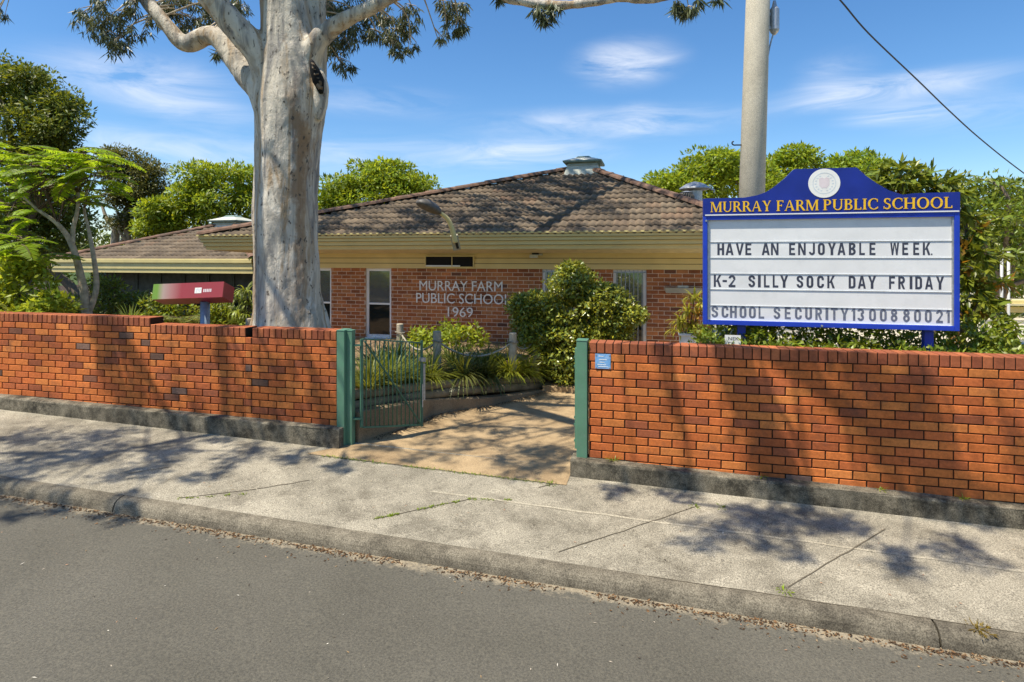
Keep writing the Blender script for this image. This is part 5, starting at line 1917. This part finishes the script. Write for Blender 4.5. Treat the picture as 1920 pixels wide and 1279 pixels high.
# bare shading branches over the road: their shadows cross the wall and the ramp
for a, b, h0, h1 in ((wallpt(1345, 668), wallpt(1470, 900), 6.3, 7.2), (wallpt(1440, 740), wallpt(1520, 900), 6.5, 7.0), (gndpt(860, 790), gndpt(1070, 800), 6.9, 7.5), (gndpt(900, 760), gndpt(1060, 780), 7.0, 7.6),
                     (gndpt(-10, 850), gndpt(470, 845), 7.3, 7.0), (gndpt(1260, 940), gndpt(1500, 975), 7.0, 7.5), (wallpt(190, 600), wallpt(290, 720), 7.0, 7.3)):
    p, q = Vector(a + SV * h0), Vector(b + SV * h1)
    m_ = p.lerp(q, .5) + Vector((0, 0, .12))
    tw_.tube([p, m_, q], [.032, .024, .010], 6, False, 5)
    i = int(np.argmin(((SKp - np.array(p)) ** 2).sum(1)))
    tw_.tube([Vector(SKp[i]), Vector(SKp[i]).lerp(p, .5) + Vector((0, 0, .2)), p], [.028, .025, .022], 6, False, 4)
# crown above the roof
cnt = 0
while cnt < 150:
    u, v = rng.uniform(-7.5, 4.5), rng.uniform(5.0, 13.0)
    z = 2.85 + (v - 5.3) * .315
    h = rng.uniform(5.2, 8.5)
    T = np.array(U(u, v, z)) + SV * h
    if (T[2] - EYE - .5) / T[1] < .455:
        continue
    gum_cluster(T, rng.uniform(.30, .6), int(rng.uniform(200, 380)), L=.19, W=.036)
    cnt += 1
lv.build('crown', 'gum_leaf', root)
tw_.build('twigs', 'bark_grey', root, smooth=True, fix=False)


# ================================================================ OTHER TREES
def tree(label, base, trunk, ells, mat, k, sub, nl, L, W, group=None, bark='bark_brown', limbs=8, name='tree', droop=.05, tk=.2, **kw):
    root = thing(name, label, 'tree', base, street=False, group=group)
    mb = MB()
    base = Vector(base)
    cs = [Vector(c) for c, r in ells]
    top = sum(cs, Vector()) / len(cs)
    fork = base.lerp(Vector((top.x, top.y, top.z)), .55)
    mb.tube([base, base.lerp(fork, .5) + Vector((.1, 0, 0)), fork], [tk, tk * .8, tk * .65], 9, True, 4, lump=.1)
    for j in range(limbs):
        c, r = ells[j % len(ells)]
        e = Vector(c) + Vector(rng.normal(size=3)) * float(r[0]) * .35
        mb.tube([fork, fork.lerp(e, .5) + Vector(rng.normal(size=3)) * .15 * (e - fork).length, e], [tk * .5, tk * .3, tk * .08], 6, True, 4)
    if trunk:
        for t_ in trunk:
            mb.tube([P(*q[:3]) for q in t_], [q[3] for q in t_], 7, True, 3)
    mb.build('trunk', bark, root, smooth=True)
    l_ = Leaves()
    crown(l_, ells, k, sub, nl, L, W, droop=droop, **kw)
    l_.build('crown', mat, root)
    return root


Z0 = -.05
def gb(px, Y, z=Z0): return (P(px, 480, Y).x, Y, z)

tree('tall dark green tree rising at the left edge of the photo above the classroom block', gb(40, 21), None,
     [pell(70, 190, 62, 62, 21), pell(15, 160, 60, 50, 21.5), pell(105, 225, 40, 45, 20.5), pell(20, 270, 75, 70, 20.5), pell(95, 290, 42, 42, 21), pell(40, 370, 100, 70, 21.5), pell(-60, 250, 80, 110, 21), pell(110, 400, 70, 60, 22), pell(50, 440, 90, 50, 22)],
     'dark_leaf', 34, .42, 110, .17, .07, tk=.3, yellow=.7, fill=900)
tree('olive brown eucalypt with pale branches behind the classroom roof', gb(230, 29), [[(215, 470, 29, .22), (218, 430, 29, .18), (232, 400, 29, .14), (262, 360, 29, .08)], [(218, 432, 29, .12), (200, 410, 29, .09), (190, 380, 29, .05)], [(225, 455, 29, .1), (262, 420, 29, .06), (300, 400, 29, .03)]],
     [pell(238, 300, 38, 24, 29), pell(280, 322, 30, 20, 29), pell(215, 325, 26, 20, 28.5), pell(255, 350, 36, 22, 28.5), pell(222, 368, 28, 18, 28.5), pell(288, 358, 26, 20, 29), pell(262, 395, 34, 20, 29), pell(292, 425, 26, 20, 29), pell(232, 420, 20, 14, 29)],
     'brown_leaf', 30, .36, 80, .17, .06, bark='bark_grey', tk=.22, droop=.15, yellow=.3, fill=250)
tree('bright green dense tree between the eucalypt and the gum trunk', gb(390, 27), None,
     [pell(385, 338, 42, 30, 27), pell(440, 342, 40, 32, 27.5), pell(345, 372, 40, 30, 26.5), pell(420, 385, 52, 34, 26.5), pell(310, 400, 34, 24, 26), pell(365, 418, 60, 28, 27), pell(465, 390, 36, 40, 27.5), pell(300, 430, 28, 16, 27)],
     'lush', 14, .52, 190, .20, .09, group='bright green trees behind the roofs', yellow=.5, fill=60)
tree('rounded bright green tree just right of the gum trunk, above the main roof', gb(700, 27), None,
     [pell(690, 332, 42, 28, 27), pell(735, 334, 38, 26, 27), pell(772, 350, 30, 20, 26.5), pell(645, 358, 38, 22, 26.5), pell(700, 365, 60, 26, 26.5), pell(620, 385, 36, 22, 27), pell(770, 368, 40, 18, 27)],
     'lush', 14, .52, 190, .20, .09, group='bright green trees behind the roofs', yellow=.5, fill=60)
tree('bright green tree behind the power pole and the metal flue', gb(1370, 24), None,
     [pell(1330, 308, 38, 24, 24), pell(1292, 336, 36, 24, 23.5), pell(1245, 350, 24, 17, 24), pell(1370, 325, 40, 30, 24), pell(1455, 325, 42, 30, 24), pell(1490, 302, 30, 22, 24.5), pell(1410, 350, 60, 30, 24), pell(1300, 365, 60, 18, 24.5)],
     'lush', 14, .48, 190, .19, .085, group='bright green trees behind the roofs', yellow=.5, fill=60)
tree('smaller green treetop peeping over the right shoulder of the blue sign', gb(1600, 24), None,
     [pell(1595, 308, 34, 20, 24), pell(1625, 330, 36, 24, 23.5), pell(1570, 330, 30, 20, 24)],
     'lush', 15, .42, 110, .21, .095, group='bright green trees behind the roofs', yellow=.3, var=.45)
tree('mid green leafy tree filling the right edge behind the carport', gb(1880, 14.5), [[(1880, 640, 14.5, .12), (1872, 540, 14.4, .1), (1850, 470, 14.2, .06), (1820, 420, 14, .03)], [(1880, 560, 14.5, .07), (1905, 480, 14.4, .05), (1930, 420, 14.2, .02)]],
     [pell(1830, 352, 50, 30, 14.5), pell(1885, 372, 48, 32, 14.5), pell(1925, 410, 50, 50, 15), pell(1860, 415, 52, 38, 14), pell(1815, 410, 40, 50, 14.5), pell(1885, 470, 50, 40, 14.5), pell(1835, 490, 40, 45, 15), pell(1920, 520, 36, 40, 15), pell(1840, 560, 40, 50, 15.5)],
     'hedge_leaf', 22, .24, 46, .15, .06, tk=.14, yellow=.6)
tree('plain dark green tree line far behind the classroom block', gb(150, 34), None,
     [pell(40, 455, 90, 50, 34), pell(150, 462, 60, 26, 34), pell(-60, 440, 90, 70, 34)],
     'dark_leaf', 22, .6, 50, .34, .14, tk=.3)
for lab, px, Y, e in (('dark green tree low behind the right edge shelter', 1900, 24, [pell(1880, 470, 80, 70, 24), pell(1800, 480, 60, 70, 24), pell(1960, 450, 70, 90, 24), pell(1860, 560, 90, 50, 24)]),):
    tree(lab, gb(px, Y), None, e, 'dark_leaf', 26, .45, 60, .24, .10, yellow=.7, fill=300)

# feathery sapling
root = thing('feathery_tree', 'slender pale stemmed sapling with feathery lime green fronds behind the left wall', 'tree', gb(165, 10.2, .3), street=False)
mb = MB(); yj = 10.2
tipsU, tipsL = [], []
for s_ in ([(166, 660, 10.2, .10), (164, 600, 10.2, .085), (162, 578, 10.2, .075), (152, 520, 10.2, .06), (134, 457, 10.15, .048), (108, 420, 10.0, .036), (72, 394, 9.9, .026), (42, 368, 9.8, .015)],
           [(136, 460, 10.15, .04), (137, 430, 10.2, .036), (145, 395, 10.25, .03), (147, 360, 10.3, .02), (142, 322, 10.3, .012)],
           [(164, 588, 10.2, .06), (176, 560, 10.25, .05), (181, 530, 10.3, .045), (175, 478, 10.3, .038), (166, 430, 10.35, .03), (158, 390, 10.4, .022), (168, 340, 10.5, .014)],
           [(161, 582, 10.2, .05), (138, 566, 10.1, .042), (115, 557, 10.0, .036), (98, 543, 9.9, .03), (76, 515, 9.8, .024), (50, 480, 9.6, .018), (30, 455, 9.5, .012)]):
    mb.tube([P(*q[:3]) for q in s_], [q[3] for q in s_], 8, True, 4)
mb.build('trunk', 'bark_grey', root, smooth=True)
lf, rch = Leaves(), MB()
def frond_tree(n, x0, x1, y0, y1, Y, L, root_pts):
    for _ in range(n):
        px, py = rng.uniform(x0, x1), rng.uniform(y0, y1)
        b = np.array(P(px, py, Y + rng.uniform(-.7, .7)))
        a = rng.uniform(0, 2 * np.pi)
        d = np.array([math.cos(a) * 1.0, math.sin(a) * .8, rng.uniform(.0, .5)])
        ll = L * rng.uniform(.7, 1.25)
        frond(lf, b, d, ll, rng.uniform(.25, .5), 30, .15 * ll / .6, .036, rng.uniform(.75, 1.2), rch)
        if rng.random() < .5:
            t_ = np.array(root_pts[int(rng.integers(len(root_pts)))])
            rch.tube([Vector(t_), Vector((t_ + b) / 2) + Vector((0, 0, .08)), Vector(b)], [.010, .008, .005], 4, False, 2)
upts = [P(72, 394, 9.9), P(42, 368, 9.8), P(147, 360, 10.3), P(142, 322, 10.3), P(158, 390, 10.4), P(168, 340, 10.5), P(108, 420, 10)]
frond_tree(80, 0, 195, 278, 345, 10.1, .62, upts)
frond_tree(44, -20, 205, 320, 385, 10.2, .55, upts)
frond_tree(12, 10, 70, 375, 425, 9.9, .5, upts)
frond_tree(34, -15, 85, 435, 490, 9.5, .6, [P(50, 480, 9.6), P(30, 455, 9.5)])
lf.build('fronds', 'frond', root)
rch.build('frond_stalks', 'twig', root, smooth=True, fix=False)


# ================================================================ SHRUBS
def shrub(label, base, ells, mat, k, sub, nl, L, W, group=None, name='shrub', cat='shrub', **kw):
    root = thing(name, label, cat, base, street=False, group=group)
    mb = MB()
    base = Vector(base)
    for j in range(max(5, len(ells))):
        c, r = ells[j % len(ells)]
        e = Vector(c) + Vector(rng.normal(size=3)) * float(min(r)) * .4
        mb.tube([base + Vector(rng.normal(size=3)) * .03, base.lerp(e, .5) + Vector(rng.normal(size=3)) * .06, e], [.022, .016, .006], 5, True, 3)
    mb.build('stems', 'twig', root, smooth=True)
    l_ = Leaves()
    crown(l_, ells, k, sub, nl, L, W, **kw)
    l_.build('foliage', mat, root)
    return root


shrub('big rounded glossy shrub in front of the barred window beside the ramp', (P(1075, 480, 10.6).x, 10.6, .1),
      [pell(1068, 590, 78, 55, 10.5), pell(1078, 536, 44, 30, 10.5), pell(1074, 512, 14, 14, 10.5), pell(1010, 585, 42, 36, 10.4), pell(1148, 585, 46, 36, 10.4), pell(1178, 590, 20, 14, 10.3), pell(982, 575, 18, 18, 10.3), pell(1055, 645, 76, 45, 10.4), pell(1120, 640, 64, 50, 10.5), pell(1150, 622, 30, 34, 10.4), pell(1010, 610, 40, 36, 10.4), pell(1070, 690, 55, 30, 10.4), pell(1010, 630, 36, 30, 10.4), pell(1130, 560, 40, 26, 10.4)],
      'gloss_leaf', 66, .15, 52, .075, .037, yellow=1.0, var=.45, fill=700, outw=.6)
shrub('small light green bush behind the bollards under the wall lettering', (P(840, 480, 10.8).x, 10.8, .3),
      [pell(838, 622, 26, 18, 10.8), pell(800, 634, 28, 20, 10.7), pell(882, 632, 22, 22, 10.8), pell(835, 640, 50, 20, 10.6), pell(780, 640, 18, 14, 10.6)],
      'yellow_leaf', 14, .13, 20, .10, .05, yellow=.4, outw=.6)
shrub('yellow green large leaved shrub at the left edge over the street wall', (P(50, 480, 9.2).x, 9.2, .4),
      [pell(48, 545, 48, 42, 9.2), pell(38, 503, 26, 20, 9.2), pell(92, 572, 26, 22, 9.1), pell(0, 570, 40, 30, 9.1), pell(60, 585, 60, 20, 9.0)],
      'yellow_leaf', 26, .13, 26, .12, .05, yellow=.5, droop=.15)
for lab, px, Y, e in (('dark shaded shrub below the classroom windows, right of the sapling', 215, 11.2, [pell(200, 560, 36, 32, 11.2), pell(230, 575, 30, 22, 11.2), pell(195, 535, 16, 18, 11.2)]),
                      ('dark shaded shrub below the classroom windows, left of the sapling', 130, 11.4, [pell(125, 575, 34, 20, 11.4), pell(150, 590, 26, 18, 11.3)]),
                      ('dark shaded shrub between the grass tuft and the red box sign', 285, 11.2, [pell(275, 575, 26, 26, 11.2), pell(300, 585, 26, 22, 11)])):
    shrub(lab, (P(px, 480, Y).x, Y, .2), e, 'dark_leaf', 20, .15, 26, .085, .04, group='dark shrubs below the classroom')
for lab, px, Y, e in (('bright variegated shrub under the lime end of the red sign', 310, 9.0, [pell(300, 575, 28, 22, 9.0), pell(318, 560, 20, 18, 9.0), pell(335, 592, 34, 22, 8.9), pell(300, 600, 30, 16, 8.9)]),
                      ('bright variegated shrub between the sign post and the strappy plant', 420, 8.9, [pell(412, 582, 22, 16, 9.0), pell(425, 600, 34, 18, 8.9), pell(400, 604, 20, 14, 8.9)])):
    shrub(lab, (P(px, 480, Y).x, Y, .5), e, 'hedge_leaf', 22, .10, 26, .07, .03, group='variegated shrubs round the sign post', yellow=1.2, var=.5)
# hedge below the sign
ells = []
u_ = uu(1335, .7)
while u_ < uu(1900, .7):
    zc = 1.28 + rng.uniform(-.06, .06) - (.12 if u_ > uu(1690, .5) else 0)
    ells.append((U(u_, .46 + rng.uniform(-.05, .05), zc), (.27, .20, .24)))
    ells.append((U(u_ + .1, .92, 1.42 - (.1 if u_ > uu(1690, .5) else 0) + rng.uniform(-.06, .06)), (.3, .24, .34)))
    ells.append((U(u_ + .1, .80, 1.0), (.3, .3, .3)))
    u_ += .24
root = shrub('dense glossy green hedge along the wall below the blue school sign', U(3.2, .75, 0), ells, 'hedge_leaf', 26, .09, 30, .062, .030, name='hedge', cat='hedge', yellow=.8, var=.45, fill=50, outw=.7)

# broad leaved shrub right of the sign
root = thing('broad_leaf_tree', 'large leaved shrub with reddish young growth behind and right of the blue sign', 'shrub', gb(1745, 6.75), street=False)
mb = MB()
for s_ in ([(1745, 760, 6.7, .06), (1742, 560, 6.8, .05), (1715, 420, 6.8, .035), (1690, 350, 6.8, .02), (1688, 318, 6.8, .01)], [(1745, 640, 6.7, .04), (1790, 520, 6.7, .03), (1812, 440, 6.7, .02), (1800, 370, 6.7, .01)],
           [(1746, 680, 6.7, .04), (1800, 620, 6.6, .03), (1840, 560, 6.6, .02), (1850, 500, 6.6, .01)], [(1748, 700, 6.7, .03), (1820, 660, 6.5, .02), (1870, 630, 6.5, .01)], [(1715, 420, 6.8, .03), (1660, 370, 6.8, .02), (1635, 335, 6.8, .01)]):
    mb.tube([P(*q[:3]) for q in s_], [q[3] for q in s_], 6, True, 4)
mb.build('trunk', 'bark_brown', root, smooth=True)
lf, lr = Leaves(), Leaves()
for px, py, rx, ry, Y, n_ in [(1688, 335, 48, 30, 6.8, 40), (1640, 340, 30, 22, 6.8, 20), (1735, 345, 46, 30, 6.8, 38), (1780, 370, 34, 34, 6.7, 34), (1812, 430, 24, 50, 6.7, 38), (1826, 500, 30, 46, 6.6, 38), (1818, 560, 30, 40, 6.6, 34), (1850, 600, 44, 40, 6.5, 34),
                            (1820, 640, 40, 30, 6.5, 18), (1880, 640, 30, 36, 6.5, 12), (1700, 370, 80, 20, 6.9, 22), (1860, 540, 30, 30, 6.6, 10), (1882, 500, 26, 40, 6.7, 16)]:
    s_ = Y / F
    q, e = sample_ell(P(px, py, Y), (rx * s_, rx * s_ * .8, ry * s_), n_, .5)
    for p, ee in zip(q, e):
        m = 9
        d = unit(ee[None] * .5 + rvec(m) + np.array([0, 0, -.55]))
        red = rng.random() < .09
        c_ = leafcol(m, .35, .6) * (np.array([1.45, .66, .8]) if red else 1)
        lf.add(np.repeat(p[None], m, 0) + .02 * rvec(m), d, unit(rvec(m) + np.array([0, 0, 1.2])),   .15 * (.6 + .6 * rng.random(m)), .048 * (.7 + .5 * rng.random(m)), c_, fold=.15, mid=.45)
lf.build('foliage', 'broad', root)

# croton in the white planter
st = Straps()
root = thing('croton', 'yellow and red strap leaved croton in the white planter by the sign corner', 'plant', gb(1290, 8.4, 1.2), street=False)
mb = MB()
for px, py, n_ in ((1302, 560, 26), (1290, 585, 22), (1308, 590, 26), (1278, 606, 30), (1298, 612, 30), (1312, 620, 24), (1272, 622, 20), (1320, 570, 24)):
    q = P(px, py, 8.4 + rng.uniform(-.12, .12))
    mb.tube([P(1290, 632, 8.4), P((px + 1290) / 2, (py + 640) / 2, 8.4), q], [.012, .01, .006], 5)
    st.tuft(q, int(n_ * 1.5), .21, .028, 1.5, 1.3, (1, 1.05, .8) if rng.random() < .7 else (1.2, .75, .6))
mb.build('stems', 'twig', root, smooth=True)
st.build('foliage', 'croton', root)

# strappy plants beside the gum trunk and by the sign
st = Straps()
root = thing('strap_plant', 'tall strappy dracaena like plant against the left side of the gum trunk', 'plant', gb(458, 8.7, .4), street=False)
mb = MB()
for px, py, n_ in ((462, 548, 34), (450, 562, 30), (468, 572, 34), (446, 585, 30), (462, 594, 34), (472, 602, 26), (450, 606, 26)):
    q = P(px, py, 8.7 + rng.uniform(-.1, .1))
    mb.tube([P(459, 690, 8.7), P(459, (690 + py) / 2, 8.7), q], [.02, .016, .01], 6)
    st.tuft(q, n_, .27, .024, 1.5, 1.5, (1.15, 1.2, .8))
mb.build('stems', 'twig', root, smooth=True)
st.build('foliage', 'strap', root)
lf, rch = Leaves(), MB()
root = thing('small_palm', 'small palm with feathery leaves in front of the variegated shrub', 'plant', gb(345, 8.6, .5), street=False)
for k in range(13):
    a = 2 * math.pi * k / 13 + rng.uniform(-.2, .2)
    frond(lf, np.array(P(345, 612, 8.6)), (math.cos(a), math.sin(a) * .8, rng.uniform(.5, 1.4)), rng.uniform(.38, .55), .5, 22, .17, .016, 1.0, rch)
lf.build('fronds', 'strap', root); rch.build('frond_stalks', 'twig', root, smooth=True, fix=False)


def tuft(label, px, py, Y, n, L, W, spread, droop, col=None, group='strappy tufts in the gate bed', mat='strap', z=None):
    q = P(px, py, Y)
    if z is not None:
        q.z = z
    root = thing('grass_tuft', label, 'plant', tuple(q), street=False, group=group)
    st = Straps()
    st.tuft(q, n, L, W, spread, droop, col, r0=.10)
    st.build('blades', mat, root)


for lab, px, py, Y, n_, L, W, sp, dr, col in [
    ('dense grass tuft right beside the gate hinge post', 690, 735, 7.75, 150, .52, .011, .9, 1.0, None),
    ('upright grass tuft seen through the middle of the gate', 728, 730, 8.15, 150, .56, .011, .8, .9, (.9, 1, .9)),
    ('grass tuft behind the free end of the gate', 765, 722, 8.5, 130, .50, .011, .9, 1.1, None),
    ('lime tinted grass tuft at the foot of the bollard by the gate', 806, 716, 8.75, 140, .48, .011, 1.0, 1.2, (1.2, 1.2, .7)),
    ('brownish drooping flax tuft hanging over the logs, mid bed', 868, 712, 9.1, 130, .50, .020, 1.2, 1.4, (.62, .6, .7)),
    ('dark flax tuft right of the brownish one, leaning over the logs', 910, 712, 9.45, 120, .50, .020, 1.2, 1.3, (.5, .55, .6)),
    ('bright arching lime tuft at the foot of the third bollard', 955, 708, 9.75, 210, .55, .011, 1.0, 1.3, (1.5, 1.45, .7)),
    ('bright arching tuft between the last two bollards', 988, 710, 10.15, 170, .52, .011, 1.0, 1.3, (1.35, 1.35, .7)),
    ('shaded grass tuft behind the gate tufts, nearest the window', 712, 700, 9.0, 120, .5, .012, .9, 1.0, (.75, .85, .8)),
    ('shaded tuft behind the slack rope', 780, 700, 9.6, 120, .45, .012, .9, 1.0, (.75, .85, .8)),
    ('tall shaded tuft behind the bleached log, left', 850, 690, 9.9, 110, .42, .012, 1.0, 1.0, (.8, .9, .8)),
    ('tall shaded tuft in front of the bleached log, middle', 900, 690, 9.8, 110, .40, .012, 1.1, 1.1, (.9, .95, .8)),
    ('grass tuft under the rope between the middle bollards', 930, 690, 10.0, 110, .40, .012, 1.0, 1.1, (1.1, 1.1, .8)),
    ('tuft behind the gate near the first bollard', 745, 690, 9.3, 120, .45, .012, .9, 1.0, (.9, .95, .8)),
    ('shaded tuft at the back of the bed under the lettering', 870, 672, 10.6, 90, .35, .012, 1.0, 1.0, (.75, .85, .8)),
    ('low shaded tuft at the end of the logs by the big shrub', 1022, 706, 10.5, 90, .34, .012, 1.1, 1.2, (.8, .9, .8))]:
    tuft(lab, px, py, Y, int(n_ * 1.7), L * 1.3, W * 1.15, sp, dr * .85, col)
tuft('loose grass tuft above the higher end of the left wall coping', 245, 605, 9.4, 60, .34, .012, .9, .8, (1.1, 1.2, .9), 'tufts over the left wall')
tuft('thin grass tuft just right of the wall step', 300, 612, 9.0, 50, .3, .012, .9, .8, (1.1, 1.2, .9), 'tufts over the left wall')
# weeds along the plinth and footpath
for lab, px, py, Y, n_, L in [('tiny weed on the right plinth near the green post', 1152, 858, None, 22, .09), ('weed growing from the joint below the right wall middle', 1430, 888, None, 14, .05), ('yellowish weed on the plinth under the sign', 1652, 914, None, 24, .06), ('weed on the plinth far right', 1810, 934, None, 20, .06)]:
    u, z = uz(px, py, -.06)
    q = U(u, -.03, plR(u))
    root = thing('weed', lab, 'weed', tuple(q), street=False, group='weeds along the plinth')
    st = Straps(); st.tuft(q, n_, L, .008, 1.2, .8, (1.2, 1.3, .6), r0=.04); st.build('blades', 'strap', root)
for lab, px, py in [('bright green weed tuft at the path corner by the right plinth', 1035, 908), ('weed tuft at the far end of the scored footpath joint', 1303, 949), ('small weed right of the footpath joint', 1352, 951), ('little weed at the kerb end of the second footpath joint', 1470, 1108)]:
    u, v = gp(px, py)
    q = U(u, v, pav(u, v))
    root = thing('weed', lab, 'weed', tuple(q), street=False, group='weeds in the footpath')
    st = Straps(); st.tuft(q, 24, .04, .007, 1.4, .6, (1.0, 1.1, .55), r0=.05); st.build('blades', 'moss', root)
u, v = gp(1835, 1180)
q = U(u, v, pav(u, v))
root = thing('weed', 'dry brown grass tuft on top of the kerb joint at the lower right', 'weed', tuple(q), street=False)
st = Straps(); st.tuft(q, 90, .035, .006, 1.5, .3, (1.0, .62, .36), r0=.08); st.build('blades', 'strap', root)

# ---------------------------------------------------------------- stuff: moss line, leaf litter
lf = Leaves()
def flat(u, v, z, L, W, cols):
    n = len(u)
    pos = np.stack([u * CT + v * ST_, Y0 - u * ST_ + v * CT, z], 1)
    a = rng.random(n) * 2 * np.pi
    lf.add(pos, np.stack([np.cos(a), np.sin(a), .15 * rng.normal(size=n)], 1), unit(np.stack([.3 * rng.normal(size=n), .3 * rng.normal(size=n), np.ones(n)], 1)), L, W, cols)
n = 4500
u = rng.uniform(-9, 7, n)
v = -1.892 - np.abs(rng.normal(size=n)) * .035 - (rng.random(n) < .12) * rng.random(n) * .2
keep = np.array([mnoise.noise(Vector((a * 1.6, 0, 0))) > -.25 + .5 * random.random() - .3 for a in u])
u, v = u[keep], v[keep]
z = np.array([zroad(a, b) for a, b in zip(u, v)]) + .004
pal = np.array([(.12, .065, .03), (.22, .12, .055), (.06, .04, .025), (.30, .22, .13), (.09, .055, .03)])
flat(u, v, z, .03 * (.5 + rng.random(len(u))), .012, pal[rng.integers(0, 5, len(u))])
n = 420
u, v = rng.uniform(-7, 6, n), -1.9 - 4.6 * rng.random(n) ** 1.4
z = np.array([zroad(a, b) for a, b in zip(u, v)]) + .004
pal2 = np.array([(.5, .42, .32), (.42, .24, .14), (.6, .55, .45), (.08, .06, .045), (.3, .2, .1)])
flat(u, v, z, .020 * (.4 + 1.4 * rng.random(n)), .007, pal2[rng.integers(0, 5, n)])
n = 260
u, v = rng.uniform(-8, 6, n), rng.uniform(-1.6, -.2, n)
z = np.array([pav(a, b) for a, b in zip(u, v)]) + .008
flat(u, v, z, .022 * (.5 + 1.2 * rng.random(n)), .008, pal2[rng.integers(0, 5, n)])
n = 900
v = rng.uniform(.3, 3.5, n); u = np.array([kerb_u(b) for b in v]) + np.abs(rng.normal(size=n)) * .08 + .01
z = np.array([zpath(a, b) for a, b in zip(u, v)]) + .004
flat(u, v, z, .03 * (.5 + rng.random(n)), .012, pal[rng.integers(0, 5, n)])
o = lf.build('leaf_litter', 'litter', base=(0, Y0, 0)); o['kind'] = 'stuff'
st = Straps()
for a in np.arange(-2.1, .6, .035):
    if mnoise.noise(Vector((a * 2.2, 4, 0))) > -.12:
        st.tuft(U(a, -.37 + rng.normal() * .008, pav(a, -.37) + .004), 7, .022, .008, 1.4, .4, (1.1, 1.25, .6), r0=.018)
for p0, p1, k in (((700, 974), (890, 934), 40), ((330, 936), (470, 926), 16), ((870, 936), (960, 938), 14)):
    for t in rng.random(k):
        u, v = gp(p0[0] + (p1[0] - p0[0]) * t, p0[1] + (p1[1] - p0[1]) * t)
        st.tuft(U(u, v, pav(u, v) + .003), 6, .018, .007, 1.4, .4, (1.1, 1.2, .6), r0=.015)
o = st.build('moss', 'moss', base=(0, Y0, 0)); o['kind'] = 'stuff'


# trees on the far side of the street, behind the camera: what the windows mirror
for lab, x, y, r_ in (('leafy street tree across the road, mirrored in the left windows', -9, -16, 3.4), ('leafy street tree across the road, mirrored in the barred window', 7, -17, 3.6), ('leafy street tree across the road, mirrored in the middle windows', -1, -19, 3.6)):
    tree(lab, (x, y, -.2), None, [(Vector((x, y, 5.2)), (r_, r_, 2.6)), (Vector((x + 1.4, y + .6, 3.2)), (r_ * .7, r_ * .7, 1.6)), (Vector((x - 1.6, y + .3, 3.4)), (r_ * .7, r_ * .7, 1.7))],
         'lush', 26, .75, 60, .42, .2, group='street trees across the road', yellow=.5, fill=200)

# far wood closing the horizon behind the school
lf = Leaves()
ells = []
for x in np.arange(-75, 76, 3.2):
    ells.append((Vector((x + rng.normal(), 56 + 4 * rng.random(), .9 + rng.random())), (3.0, 2.2, 2.3 + .7 * rng.random())))
crown(lf, ells, 12, 1.0, 34, .75, .34, yellow=.6, fill=60)
o = lf.build('far_wood', 'dark_leaf', base=(0, 58, 0)); o['kind'] = 'stuff'
